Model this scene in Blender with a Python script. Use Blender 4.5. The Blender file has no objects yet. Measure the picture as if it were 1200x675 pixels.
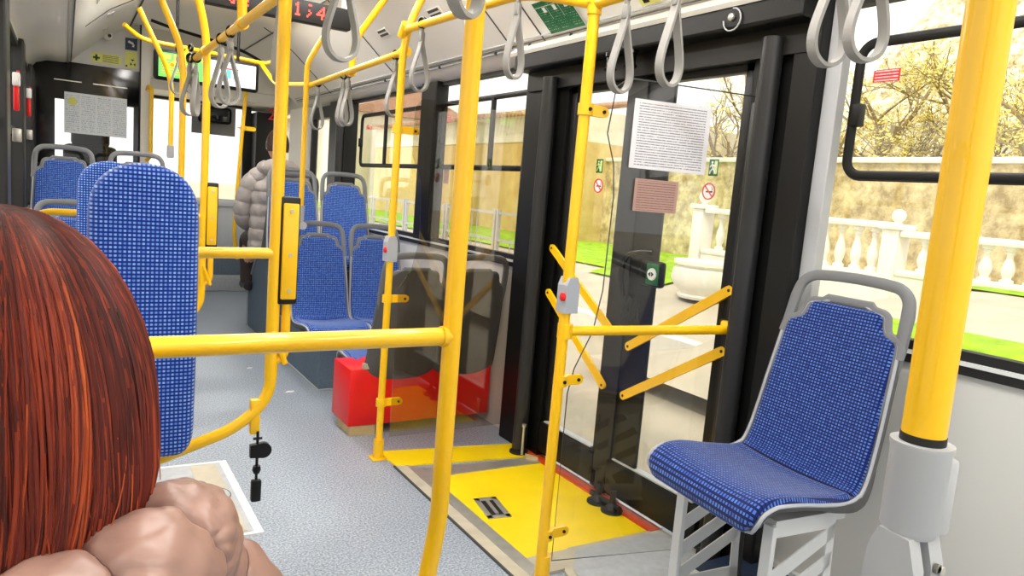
import bpy, bmesh, math, random
from mathutils import Vector, Matrix
random.seed(7)
R = math.radians
sc = bpy.context.scene
col = sc.collection
sin, cos, pi = math.sin, math.cos, math.pi

# ------------------------------------------------------------------ materials
def nodes(name):
    m = bpy.data.materials.new(name); m.use_nodes = True
    nt = m.node_tree; nt.nodes.clear()
    return m, nt, nt.nodes, nt.links
def srgb(r, g, b):
    f = lambda c: (c/255/12.92) if c/255 <= .04045 else ((c/255+.055)/1.055)**2.4
    return (f(r), f(g), f(b), 1)
def mat(name, c, rough=.5, metal=0, noise=0, nscale=20, bump=0, bscale=200, spec=.5, coat=0, emis=None, estr=0):
    m, nt, N, L = nodes(name)
    o = N.new('ShaderNodeOutputMaterial'); b = N.new('ShaderNodeBsdfPrincipled')
    L.new(b.outputs[0], o.inputs[0])
    b.inputs['Base Color'].default_value = c; b.inputs['Roughness'].default_value = rough
    b.inputs['Metallic'].default_value = metal; b.inputs['Specular IOR Level'].default_value = spec
    b.inputs['Coat Weight'].default_value = coat
    if emis:
        b.inputs['Emission Color'].default_value = emis; b.inputs['Emission Strength'].default_value = estr
    tc = N.new('ShaderNodeTexCoord')
    if noise:
        n = N.new('ShaderNodeTexNoise'); n.inputs['Scale'].default_value = nscale; n.inputs['Detail'].default_value = 6
        L.new(tc.outputs['Object'], n.inputs['Vector'])
        r = N.new('ShaderNodeMapRange'); r.inputs[1].default_value = .3; r.inputs[2].default_value = .7
        r.inputs[3].default_value = 1-noise; r.inputs[4].default_value = 1+noise
        L.new(n.outputs[0], r.inputs[0])
        mx = N.new('ShaderNodeVectorMath'); mx.operation = 'SCALE'; mx.inputs[0].default_value = c[:3]
        L.new(r.outputs[0], mx.inputs['Scale']); L.new(mx.outputs[0], b.inputs['Base Color'])
    if bump:
        n = N.new('ShaderNodeTexNoise'); n.inputs['Scale'].default_value = bscale
        L.new(tc.outputs['Object'], n.inputs['Vector'])
        bp = N.new('ShaderNodeBump'); bp.inputs['Strength'].default_value = bump; bp.inputs['Distance'].default_value = .01
        L.new(n.outputs[0], bp.inputs['Height']); L.new(bp.outputs[0], b.inputs['Normal'])
    return m
def mth(N, L, op, a, b=None):
    n = N.new('ShaderNodeMath'); n.operation = op
    for i, v in enumerate([a, b]):
        if v is None: continue
        if isinstance(v, (int, float)): n.inputs[i].default_value = v
        else: L.new(v, n.inputs[i])
    return n.outputs[0]
def fabric_mat(name, navy, mid, light, pitch=.0098):
    m, nt, N, L = nodes(name)
    o = N.new('ShaderNodeOutputMaterial'); b = N.new('ShaderNodeBsdfPrincipled'); L.new(b.outputs[0], o.inputs[0])
    b.inputs['Roughness'].default_value = .85; b.inputs['Sheen Weight'].default_value = .25
    b.inputs['Specular IOR Level'].default_value = .2
    uv = N.new('ShaderNodeUVMap'); sp = N.new('ShaderNodeSeparateXYZ'); L.new(uv.outputs[0], sp.inputs[0])
    u = mth(N, L, 'MULTIPLY', sp.outputs[0], 1/pitch); v = mth(N, L, 'MULTIPLY', sp.outputs[1], 1/pitch)
    fu = mth(N, L, 'FRACT', u); fv = mth(N, L, 'FRACT', v)
    du = mth(N, L, 'ABSOLUTE', mth(N, L, 'SUBTRACT', fu, .5)); dv = mth(N, L, 'ABSOLUTE', mth(N, L, 'SUBTRACT', fv, .5))
    inu = mth(N, L, 'LESS_THAN', du, .27); inv = mth(N, L, 'LESS_THAN', dv, .26)
    dot = mth(N, L, 'MULTIPLY', inu, inv)
    cb = N.new('ShaderNodeCombineXYZ'); L.new(mth(N, L, 'FLOOR', u), cb.inputs[0]); L.new(mth(N, L, 'FLOOR', v), cb.inputs[1])
    wn = N.new('ShaderNodeTexWhiteNoise'); L.new(cb.outputs[0], wn.inputs[0])
    # groups: every few cells a darker or lighter band of the weave
    ns = N.new('ShaderNodeTexNoise'); ns.inputs['Scale'].default_value = .45; ns.inputs['Detail'].default_value = 2
    L.new(cb.outputs[0], ns.inputs['Vector'])
    k = mth(N, L, 'ADD', mth(N, L, 'MULTIPLY', wn.outputs[0], .75), mth(N, L, 'MULTIPLY', ns.outputs[0], .55))
    m1 = N.new('ShaderNodeMix'); m1.data_type = 'RGBA'; m1.inputs[6].default_value = mid; m1.inputs[7].default_value = light
    L.new(k, m1.inputs[0])
    # thin mid-blue threads between the dots of a row
    thr = mth(N, L, 'MULTIPLY', mth(N, L, 'LESS_THAN', dv, .3), .22)
    m0 = N.new('ShaderNodeMix'); m0.data_type = 'RGBA'; m0.inputs[6].default_value = navy; m0.inputs[7].default_value = mid
    L.new(thr, m0.inputs[0])
    m2 = N.new('ShaderNodeMix'); m2.data_type = 'RGBA'; L.new(dot, m2.inputs[0])
    L.new(m0.outputs[2], m2.inputs[6]); L.new(m1.outputs[2], m2.inputs[7]); L.new(m2.outputs[2], b.inputs['Base Color'])
    return m
def glass_mat(name, tint=(1, 1, 1, 1), refl=.08, rough=0.0):
    m, nt, N, L = nodes(name)
    o = N.new('ShaderNodeOutputMaterial'); t = N.new('ShaderNodeBsdfTransparent'); g = N.new('ShaderNodeBsdfGlossy')
    t.inputs[0].default_value = tint; g.inputs['Roughness'].default_value = rough
    lw = N.new('ShaderNodeFresnel'); ge = N.new('ShaderNodeNewGeometry')
    ior = N.new('ShaderNodeMapRange'); ior.inputs[3].default_value = 1.45; ior.inputs[4].default_value = 1/1.45
    L.new(ge.outputs['Backfacing'], ior.inputs[0]); L.new(ior.outputs[0], lw.inputs[0])   # same reflectance from either face
    f = mth(N, L, 'MULTIPLY', lw.outputs[0], refl/.05)
    mx = N.new('ShaderNodeMixShader'); L.new(f, mx.inputs[0]); L.new(t.outputs[0], mx.inputs[1]); L.new(g.outputs[0], mx.inputs[2])
    L.new(mx.outputs[0], o.inputs[0])
    return m
def lines_mat(name, paper, ink, rows, cols=1, dens=.6):
    """printed sheet: rows of broken ink lines, UV 0..1"""
    m, nt, N, L = nodes(name)
    o = N.new('ShaderNodeOutputMaterial'); b = N.new('ShaderNodeBsdfPrincipled'); L.new(b.outputs[0], o.inputs[0])
    b.inputs['Roughness'].default_value = .5
    uv = N.new('ShaderNodeUVMap'); sp = N.new('ShaderNodeSeparateXYZ'); L.new(uv.outputs[0], sp.inputs[0])
    v = mth(N, L, 'MULTIPLY', sp.outputs[1], rows); fv = mth(N, L, 'FRACT', v); row = mth(N, L, 'FLOOR', v)
    cb = N.new('ShaderNodeCombineXYZ')
    L.new(mth(N, L, 'MULTIPLY', sp.outputs[0], 90), cb.inputs[0]); L.new(mth(N, L, 'MULTIPLY', row, 7.3), cb.inputs[1])
    ns = N.new('ShaderNodeTexNoise'); ns.inputs['Scale'].default_value = 1.; L.new(cb.outputs[0], ns.inputs['Vector'])
    ink1 = mth(N, L, 'MULTIPLY', mth(N, L, 'LESS_THAN', mth(N, L, 'ABSOLUTE', mth(N, L, 'SUBTRACT', fv, .5)), .2),
               mth(N, L, 'GREATER_THAN', ns.outputs[0], 1-dens))
    cu = mth(N, L, 'FRACT', mth(N, L, 'MULTIPLY', sp.outputs[0], cols))
    mg = mth(N, L, 'LESS_THAN', mth(N, L, 'ABSOLUTE', mth(N, L, 'SUBTRACT', cu, .5)), .44)
    ev = mth(N, L, 'LESS_THAN', mth(N, L, 'ABSOLUTE', mth(N, L, 'SUBTRACT', sp.outputs[1], .5)), .46)
    f = mth(N, L, 'MULTIPLY', mth(N, L, 'MULTIPLY', ink1, mg), ev)
    mx = N.new('ShaderNodeMix'); mx.data_type = 'RGBA'; mx.inputs[6].default_value = paper; mx.inputs[7].default_value = ink
    L.new(f, mx.inputs[0]); L.new(mx.outputs[2], b.inputs['Base Color'])
    return m

M = {}
M['yellow'] = mat('yellow powder coat', srgb(252, 196, 0), .32, noise=.03, nscale=6, coat=.3)
M['yellow_floor'] = mat('yellow floor vinyl', srgb(250, 216, 0), .45, noise=.07, nscale=5, bump=.05, bscale=400)
M['black'] = mat('black plastic', srgb(13, 13, 13), .42, noise=.1, nscale=4, spec=.3)
M['black_soft'] = mat('black rubber', srgb(10, 10, 11), .6)
M['black_gloss'] = mat('black glossy panel', srgb(10, 11, 13), .08)
M['post'] = mat('dark grey door post', srgb(38, 38, 39), .35, spec=.4)
M['grey_plastic'] = mat('grey seat plastic', srgb(112, 114, 117), .45)
M['shell'] = mat('dark seat shell', srgb(84, 84, 84), .5, bump=.05, bscale=300)
M['light_plastic'] = mat('light grey plastic', srgb(178, 180, 183), .42)
M['rim'] = mat('pale seat rim', srgb(170, 174, 180), .45)
M['strap'] = mat('grey strap webbing', srgb(150, 149, 146), .6, bump=.2, bscale=500)
M['white_metal'] = mat('white painted metal', srgb(214, 216, 216), .45)
M['wall'] = mat('pale wall laminate', srgb(206, 206, 202), .45, noise=.02, nscale=3)
M['ceil'] = mat('off white ceiling plastic', srgb(232, 229, 222), .5, noise=.02, nscale=2)
M['duct'] = mat('light grey duct', srgb(205, 204, 202), .4)
M['groove'] = mat('dark joint', srgb(70, 70, 68), .6)
M['alu'] = mat('brushed aluminium', srgb(200, 198, 190), .35, metal=.7, noise=.08, nscale=30)
M['beige'] = mat('worn beige edging', srgb(186, 178, 158), .5, noise=.12, nscale=14)
M['red_box'] = mat('red enamel', srgb(236, 8, 8), .35, noise=.04, nscale=3)
M['podium'] = mat('blue grey podium vinyl', srgb(96, 112, 128), .55, noise=.12, nscale=60)
M['navy_floor'] = mat('dark blue floor vinyl', srgb(28, 44, 70), .5, noise=.3, nscale=60)
M['plate'] = mat('grey hatch vinyl', srgb(172, 176, 180), .5, noise=.08, nscale=40)
M['wood'] = mat('raw wood block', srgb(205, 180, 130), .7, noise=.1, nscale=20)
M['orange'] = mat('orange threshold strip', srgb(205, 66, 20), .45, noise=.2, nscale=20)
M['red'] = mat('red plastic', srgb(225, 20, 25), .4)
M['white'] = mat('white print', srgb(235, 235, 232), .5)
M['green'] = mat('green print', srgb(0, 96, 44), .45)
M['green_hi'] = mat('pale luminous print', srgb(210, 226, 150), .5)
M['sign_yellow'] = mat('yellow luminous sticker', srgb(222, 224, 120), .5, noise=.05, nscale=50)
M['sign_blue'] = mat('dark blue sticker', srgb(34, 60, 82), .5)
M['pane'] = glass_mat('window pane', (.97, .97, .95, 1), .05)
M['plexi'] = glass_mat('clear acrylic', (.97, .97, .96, 1), .06)
M['smoked'] = glass_mat('smoked acrylic', (.91, .88, .84, 1), .10)
M['cab_glass'] = glass_mat('smoked cab glass', (.8, .8, .8, 1), .03)
M['screen_red'] = mat('lit red diodes', (.3, 0, 0, 1), .5, emis=(1, .05, .03, 1), estr=2.6)
M['screen_green'] = mat('lit green screen', (.02, .2, .02, 1), .3, emis=srgb(90, 215, 70), estr=1.0)
M['screen_white'] = mat('lit white screen', (.2, .2, .2, 1), .3, emis=srgb(225, 228, 232), estr=1.0)
M['screen_yellow'] = mat('lit yellow screen', (.2, .2, 0, 1), .3, emis=srgb(210, 215, 60), estr=1.0)
M['screen_teal'] = mat('lit teal screen', (0, .2, .2, 1), .3, emis=srgb(90, 170, 190), estr=1.0)
M['fill_lamp'] = mat('lamp diffuser', (.8, .8, .8, 1), .4, emis=(1, .97, .93, 1), estr=18)  # glow of the added strips that fill the interior with light
M['fabric'] = fabric_mat('blue dotted moquette', srgb(8, 18, 74), srgb(30, 66, 160), srgb(88, 132, 215))  # darker copy for the near seat, its dimmer light painted into the colour
M['fabric_lit'] = fabric_mat('lit blue dotted moquette', srgb(16, 34, 118), srgb(52, 104, 205), srgb(130, 178, 245))  # same moquette for the far seats, their brighter light painted into the colour
M['skin'] = mat('skin', srgb(214, 160, 130), .5)
M['puffer'] = mat('dusty pink nylon', srgb(150, 117, 106), .36, noise=.06, nscale=9, bump=.22, bscale=38)
M['jacket'] = mat('grey quilted nylon', srgb(150, 142, 138), .5, noise=.08, nscale=20, bump=.4, bscale=30)
M['trousers'] = mat('dark trousers', srgb(60, 48, 46), .8)
M['shoe'] = mat('dark shoe', srgb(50, 40, 44), .5)
M['hair_dark'] = mat('dark brown hair', srgb(48, 24, 18), .5)
M['pack'] = mat('mirror dark', srgb(70, 72, 76), .08, metal=.8)
M['visor'] = mat('grey visor', srgb(120, 122, 125), .5)
M['windscreen_frit'] = mat('black frit', srgb(20, 20, 22), .3)
M['dash'] = mat('pale dashboard plastic', srgb(206, 210, 216), .5)
M['paper'] = lines_mat('printed notice', srgb(222, 220, 224), srgb(132, 132, 140), 26, 1, .58)
M['paper_pink'] = lines_mat('pinkish printed notice', srgb(176, 140, 128), srgb(128, 96, 90), 13, 1, .6)
M['timetable'] = lines_mat('printed timetable', srgb(226, 232, 238), srgb(165, 176, 196), 20, 4, .5)
M['green_text'] = lines_mat('green printed sticker', srgb(0, 92, 44), srgb(150, 200, 160), 14, 3, .42)
M['red_text'] = lines_mat('red printed sticker', srgb(222, 16, 28), srgb(250, 200, 200), 4, 1, .6)
M['small_text'] = lines_mat('printed yellow sticker', srgb(216, 218, 120), srgb(110, 110, 60), 5, 1, .6)
M['grass'] = mat('spring grass', srgb(150, 190, 20), .9, noise=.3, nscale=7, bump=1, bscale=40)
M['asphalt'] = mat('pale paving', srgb(190, 180, 160), .9, noise=.08, nscale=3)
M['road'] = mat('road asphalt', srgb(176, 166, 146), .9, noise=.08, nscale=2)
M['kerb'] = mat('kerb stone', srgb(226, 222, 212), .8, noise=.05)
M['stone'] = mat('white cast stone', srgb(236, 232, 220), .8, noise=.05, nscale=10)
M['bark'] = mat('tree bark', srgb(150, 134, 96), .9, noise=.2, nscale=10)
M['bud'] = mat('yellow spring buds', srgb(222, 206, 110), .8, noise=.3, nscale=3)
M['rail_metal'] = mat('galvanised railing', srgb(190, 190, 186), .5)
M['tile'] = mat('roof tile', srgb(190, 150, 125), .8, noise=.15, nscale=8)
M['brick'] = mat('brick', srgb(196, 140, 100), .85, noise=.2, nscale=12)
M['pole_grey'] = mat('concrete post', srgb(150, 156, 165), .8)

# coarse plaster / rubble wall
def plaster(name, c1, c2, scale):
    m, nt, N, L = nodes(name)
    o = N.new('ShaderNodeOutputMaterial'); b = N.new('ShaderNodeBsdfPrincipled'); L.new(b.outputs[0], o.inputs[0])
    b.inputs['Roughness'].default_value = .9
    tc = N.new('ShaderNodeTexCoord'); n = N.new('ShaderNodeTexNoise'); n.inputs['Scale'].default_value = scale; n.inputs['Detail'].default_value = 8
    n.inputs['Roughness'].default_value = .7
    L.new(tc.outputs['Object'], n.inputs['Vector'])
    r = N.new('ShaderNodeValToRGB'); r.color_ramp.elements[0].position = .38; r.color_ramp.elements[1].position = .62
    r.color_ramp.elements[0].color = c1; r.color_ramp.elements[1].color = c2
    L.new(n.outputs[0], r.inputs[0]); L.new(r.outputs[0], b.inputs['Base Color'])
    bp = N.new('ShaderNodeBump'); bp.inputs['Strength'].default_value = .8; bp.inputs['Distance'].default_value = .05
    L.new(n.outputs[0], bp.inputs['Height']); L.new(bp.outputs[0], b.inputs['Normal'])
    return m
M['rubble'] = plaster('rubble plaster', srgb(158, 138, 92), srgb(226, 208, 158), 3.2)
M['tan'] = plaster('tan plaster', srgb(206, 174, 104), srgb(228, 202, 136), 1.4)
M['cream'] = plaster('cream plaster', srgb(228, 220, 196), srgb(240, 234, 214), 1.0)
# speckled vinyl floor
def floor_mat():
    m, nt, N, L = nodes('speckled grey blue vinyl')
    o = N.new('ShaderNodeOutputMaterial'); b = N.new('ShaderNodeBsdfPrincipled'); L.new(b.outputs[0], o.inputs[0])
    b.inputs['Roughness'].default_value = .38
    tc = N.new('ShaderNodeTexCoord')
    n = N.new('ShaderNodeTexNoise'); n.inputs['Scale'].default_value = 130; n.inputs['Detail'].default_value = 3
    n2 = N.new('ShaderNodeTexNoise'); n2.inputs['Scale'].default_value = 2.5; n2.inputs['Detail'].default_value = 5
    L.new(tc.outputs['Object'], n.inputs['Vector']); L.new(tc.outputs['Object'], n2.inputs['Vector'])
    r = N.new('ShaderNodeValToRGB'); e = r.color_ramp.elements
    e[0].position = .34; e[0].color = srgb(112, 122, 136); e[1].position = .68; e[1].color = srgb(178, 186, 196)
    k = e.new(.5); k.color = srgb(146, 155, 166)
    L.new(n.outputs[0], r.inputs[0])
    s = N.new('ShaderNodeVectorMath'); s.operation = 'SCALE'; L.new(r.outputs[0], s.inputs[0])
    mr = N.new('ShaderNodeMapRange'); mr.inputs[3].default_value = .86; mr.inputs[4].default_value = 1.14
    L.new(n2.outputs[0], mr.inputs[0]); L.new(mr.outputs[0], s.inputs['Scale'])
    L.new(s.outputs[0], b.inputs['Base Color'])
    return m
M['floor'] = floor_mat()
# dyed hair: UV.x = random per lock, UV.y = along the lock
def hair_mat():
    m, nt, N, L = nodes('copper red dyed hair')
    o = N.new('ShaderNodeOutputMaterial'); b = N.new('ShaderNodeBsdfPrincipled'); L.new(b.outputs[0], o.inputs[0])
    b.inputs['Roughness'].default_value = .5; b.inputs['Specular IOR Level'].default_value = .3
    b.inputs['Sheen Weight'].default_value = .1
    uv = N.new('ShaderNodeUVMap'); sp = N.new('ShaderNodeSeparateXYZ'); L.new(uv.outputs[0], sp.inputs[0])
    r = N.new('ShaderNodeValToRGB'); e = r.color_ramp.elements
    e[0].position = 0; e[0].color = srgb(58, 18, 12); e[1].position = 1; e[1].color = srgb(214, 108, 46)
    for p, c in ((.3, srgb(104, 32, 18)), (.6, srgb(150, 56, 26)), (.85, srgb(184, 80, 34))):
        k = e.new(p); k.color = c
    L.new(sp.outputs[0], r.inputs[0])
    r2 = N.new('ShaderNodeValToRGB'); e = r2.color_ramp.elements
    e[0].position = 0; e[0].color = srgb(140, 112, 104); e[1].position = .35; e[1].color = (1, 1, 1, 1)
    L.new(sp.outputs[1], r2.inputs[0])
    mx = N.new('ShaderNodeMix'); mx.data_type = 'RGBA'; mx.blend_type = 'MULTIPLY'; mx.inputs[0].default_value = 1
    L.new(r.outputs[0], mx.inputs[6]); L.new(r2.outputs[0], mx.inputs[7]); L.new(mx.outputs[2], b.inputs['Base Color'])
    return m
M['hair'] = hair_mat()

# ------------------------------------------------------------------ mesh builder
class MB:
    def __init__(s): s.v = []; s.f = []; s.uv = {}
    def add(s, verts, faces, uvs=None):
        o = len(s.v); s.v += [tuple(p) for p in verts]
        for i, f in enumerate(faces): s.f.append([o+k for k in f])
        if uvs:
            for i, t in enumerate(uvs): s.uv[o+i] = t
        return s
    def box(s, a, b, bev=0):
        (x0, y0, z0), (x1, y1, z1) = a, b
        x0, x1 = sorted((x0, x1)); y0, y1 = sorted((y0, y1)); z0, z1 = sorted((z0, z1))
        if bev <= 0:
            vs = [(x, y, z) for x in (x0, x1) for y in (y0, y1) for z in (z0, z1)]
            return s.add(vs, [(0, 1, 3, 2), (4, 6, 7, 5), (0, 4, 5, 1), (2, 3, 7, 6), (0, 2, 6, 4), (1, 5, 7, 3)])
        bm = bmesh.new(); bmesh.ops.create_cube(bm, size=1)
        for v in bm.verts: v.co = Vector(((x0+x1)/2+v.co.x*(x1-x0), (y0+y1)/2+v.co.y*(y1-y0), (z0+z1)/2+v.co.z*(z1-z0)))
        bmesh.ops.bevel(bm, geom=bm.edges[:], offset=bev, segments=2, affect='EDGES', profile=.5)
        bm.verts.ensure_lookup_table(); bm.verts.index_update()
        s.add([v.co[:] for v in bm.verts], [[v.index for v in f.verts] for f in bm.faces]); bm.free(); return s
    def tube(s, path, r, seg=12, cap=True, closed=False, flat=1.0, updir=None, uvr=None):
        """swept tube; r scalar or list; flat<1 squashes along the frame's second axis"""
        P = [Vector(p) for p in path]; n = len(P); rr = r if isinstance(r, (list, tuple)) else [r]*n
        T = []
        for i in range(n):
            if closed: t = P[(i+1) % n]-P[i-1]
            else: t = P[min(i+1, n-1)]-P[max(i-1, 0)]
            T.append(t.normalized() if t.length > 1e-9 else Vector((0, 0, 1)))
        up = Vector(updir) if updir else (Vector((0, 0, 1)) if abs(T[0].z) < .9 else Vector((1, 0, 0)))
        A = (up-T[0]*up.dot(T[0])).normalized(); vs = []; uvs = []
        for i in range(n):
            if updir: A = Vector(updir)-T[i]*Vector(updir).dot(T[i])
            else: A = A-T[i]*A.dot(T[i])
            A.normalize(); B = T[i].cross(A)
            for k in range(seg):
                a = 2*pi*k/seg
                vs.append(P[i]+A*cos(a)*rr[i]*flat+B*sin(a)*rr[i])
                if uvr is not None: uvs.append((uvr, i/(n-1)))
        fs = []
        m = n if closed else n-1
        for i in range(m):
            j = (i+1) % n
            for k in range(seg):
                q = (k+1) % seg
                fs.append((i*seg+k, i*seg+q, j*seg+q, j*seg+k))
        if cap and not closed: fs += [tuple(range(seg))[::-1], tuple((n-1)*seg+k for k in range(seg))]
        return s.add(vs, fs, uvs or None)
    def cyl(s, a, b, r, seg=20, r2=None):
        return s.tube([a, b], [r, r if r2 is None else r2], seg)
    def lathe(s, prof, c=(0, 0, 0), seg=20, axis='z'):
        vs = []; n = len(prof)
        for (r, h) in prof:
            for k in range(seg):
                a = 2*pi*k/seg; x, y = r*cos(a), r*sin(a)
                p = (x, y, h) if axis == 'z' else ((h, x, y) if axis == 'x' else (x, h, y))
                vs.append((c[0]+p[0], c[1]+p[1], c[2]+p[2]))
        fs = [(i*seg+k, i*seg+(k+1) % seg, (i+1)*seg+(k+1) % seg, (i+1)*seg+k) for i in range(n-1) for k in range(seg)]
        fs += [tuple(range(seg))[::-1], tuple((n-1)*seg+k for k in range(seg))]
        return s.add(vs, fs)
    def prism(s, poly, d, conv=lambda u, v, w: (u, v, w)):
        """poly in (u,v), extruded w from d[0] to d[1]; conv maps to xyz"""
        n = len(poly)
        vs = [conv(u, v, d[0]) for u, v in poly]+[conv(u, v, d[1]) for u, v in poly]
        fs = [tuple(range(n))[::-1], tuple(n+k for k in range(n))]+[(k, (k+1) % n, n+(k+1) % n, n+k) for k in range(n)]
        return s.add(vs, fs)
    def quad(s, a, b, c, d):
        return s.add([a, b, c, d], [(0, 1, 2, 3)], [(0, 0), (1, 0), (1, 1), (0, 1)])
    def sheet(s, o, U, V, t=.0015):
        """thin printed sheet at origin o spanned by U,V with thickness t along the normal; UV 0..1"""
        o, U, V = Vector(o), Vector(U), Vector(V); n = U.cross(V).normalized()*t
        f = [o, o+U, o+U+V, o+V]
        s.add([p+n for p in f]+f, [(0, 1, 2, 3), (7, 6, 5, 4), (0, 4, 5, 1), (1, 5, 6, 2), (2, 6, 7, 3), (3, 7, 4, 0)],
              [(0, 0), (1, 0), (1, 1), (0, 1)]*2)
        return s
    def build(s, name, m, parent=None, smooth=True, fix=True):
        me = bpy.data.meshes.new(name); me.from_pydata(s.v, [], s.f)
        if s.uv:
            ul = me.uv_layers.new(name='UVMap')
            for l in me.loops: ul.data[l.index].uv = s.uv.get(l.vertex_index, (0, 0))
        if fix:
            bm = bmesh.new(); bm.from_mesh(me); bmesh.ops.recalc_face_normals(bm, faces=bm.faces[:]); bm.to_mesh(me); bm.free()
        me.materials.append(M[m] if isinstance(m, str) else m)
        if smooth:
            me.polygons.foreach_set('use_smooth', [True]*len(me.polygons))
            try: me.set_sharp_from_angle(angle=R(38))
            except Exception: pass
        o = bpy.data.objects.new(name, me); col.objects.link(o)
        if parent: o.parent = parent
        return o
def tag(o, label=None, cat=None, group=None, kind=None):
    if label: o['label'] = label
    if cat: o['category'] = cat
    if group: o['group'] = group
    if kind: o['kind'] = kind
    return o
def thing(name, label, cat, loc=(0, 0, 0), rz=0, group=None):
    o = bpy.data.objects.new(name, None); col.objects.link(o); o.empty_display_size = .05
    o.location = loc; o.rotation_euler = (0, 0, rz)
    return tag(o, label, cat, group)
def struct(name, mb, m, parent=None, smooth=False):
    o = mb.build(name, m, parent, smooth)
    if parent is None: o['kind'] = 'structure'
    return o
def copy_tree(o, parent=None):
    kids = [c for c in o.children]
    c = o.copy(); col.objects.link(c)
    if parent: c.parent = parent
    for k in kids: copy_tree(k, c)
    return c
def smoothpath(P, n=8):
    """Catmull-Rom through points"""
    P = [Vector(p) for p in P]; out = []
    for i in range(len(P)-1):
        p0, p1, p2, p3 = P[max(i-1, 0)], P[i], P[i+1], P[min(i+2, len(P)-1)]
        for k in range(n):
            t = k/n
            out.append(.5*((2*p1)+(p2-p0)*t+(2*p0-5*p1+4*p2-p3)*t*t+(3*p1-p0-3*p2+p3)*t**3))
    out.append(P[-1]); return out
def filletpath(P, r, n=7):
    """polyline with rounded corners"""
    P = [Vector(p) for p in P]; out = [P[0]]
    for i in range(1, len(P)-1):
        a, b, c = P[i-1], P[i], P[i+1]
        d1 = (a-b); d2 = (c-b); rr = min(r, d1.length*.48, d2.length*.48)
        p, q = b+d1.normalized()*rr, b+d2.normalized()*rr
        for k in range(n+1):
            t = k/n; out.append(p*(1-t)**2+b*2*t*(1-t)+q*t*t)
    out.append(P[-1]); return out

# ------------------------------------------------------------------ camera
YAW, PIT, ROL, F = R(32.406), R(7.338), R(4.714), 836.6
CAM = Vector((0, 0, 1.22))
f_ = Vector((sin(YAW)*cos(PIT), cos(YAW)*cos(PIT), -sin(PIT))); r_ = Vector((cos(YAW), -sin(YAW), 0)); u_ = r_.cross(f_)
r2 = r_*cos(ROL)+u_*sin(ROL); u2 = -r_*sin(ROL)+u_*cos(ROL)
cd = bpy.data.cameras.new('camera'); cam = bpy.data.objects.new('camera', cd); col.objects.link(cam)
cam.matrix_world = Matrix(((r2.x, u2.x, -f_.x, CAM.x), (r2.y, u2.y, -f_.y, CAM.y), (r2.z, u2.z, -f_.z, CAM.z), (0, 0, 0, 1)))
cd.sensor_width = 36; cd.lens = F/1200*36; cd.clip_start = .02; cd.clip_end = 300
sc.camera = cam

XL, XR = -.23, 1.95          # inner faces of the side walls
YB, YF = -1.6, 8.3           # rear and front of the modelled bus

# ================================================================== SETTING
fl = MB(); fl.box((XL-.05, YB-.05, -.1), (XR+.03, YF+.1, 0)); struct('floor', fl, 'floor')
# ceiling: profile swept along the bus
prof = [(XR+.02, 1.865), (1.93, 1.872), (1.88, 1.897), (1.85, 1.925), (1.69, 2.062), (1.55, 2.185), (1.42, 2.285), (1.30, 2.345), (1.16, 2.375),
        (.60, 2.385), (.50, 2.375), (.425, 2.33), (.25, 2.216), (.115, 2.084), (.045, 2.005), (.0, 1.99), (-.12, 1.985), (-.19, 1.96), (-.22, 1.92), (XL-.02, 1.88)]
outer = [(XL-.02, 2.52), (XR+.02, 2.52)]
c = MB(); c.prism(prof+outer, (YB, 7.0), lambda u, v, w: (u, w, v)); struct('ceiling', c, 'ceil', smooth=True)
# ceiling joints and tracks
def profseg(i0, i1, off=.004):
    return [Vector((p[0], 0, p[1])) for p in prof[i0:i1]]
def groove(y, i0, i1, r=.004, name='trim_cove_joint', m='groove'):
    t = MB(); t.tube([(p[0], y, p[1]-.001) for p in prof[i0:i1]], r, 6); return struct(name, t, m)
for k, y in enumerate((1.76, 2.80, 3.08, 4.52, 5.9)): groove(y, 3, 8, .0045, 'trim_cove_joint')
for y in (2.4, 4.2, 5.6): groove(y, 9, 14, .004, 'trim_duct_joint')
t = MB(); t.tube([(1.848, YB, 1.922), (1.848, 6.9, 1.922)], .006, 8); t.tube([(1.822, YB, 1.946), (1.822, 6.9, 1.946)], .004, 8); struct('trim_track', t, 'light_plastic')
t = MB(); t.tube([(1.835, YB, 1.932), (1.835, 6.9, 1.932)], .003, 6); struct('trim_track_gap', t, 'groove')
t = MB(); t.tube([(.022, YB, 1.992), (.022, 6.95, 1.992)], .007, 8); struct('trim_duct_edge', t, 'alu')
t = MB(); t.tube([(.045, YB, 2.0), (.045, 6.95, 2.0)], .004, 6); struct('trim_duct_gap', t, 'groove')
t = MB(); t.tube([(.46, YB, 2.345), (.46, 6.95, 2.345)], .006, 6); t.tube([(1.36, YB, 2.31), (1.36, 6.95, 2.31)], .005, 6); struct('trim_ceiling_seam', t, 'groove')
for y in (1.2, 2.595, 2.918, 3.234, 3.875, 4.713, 5.4):
    k = MB(); k.lathe([(.009, 0), (.009, .010), (.006, .014)], (1.842, y, 1.914), 12); o = k.build('cove_latch', 'black'); tag(o, 'small black latch knob on the track under the right-hand ceiling panels', 'latch', 'cove latch knobs')

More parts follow.
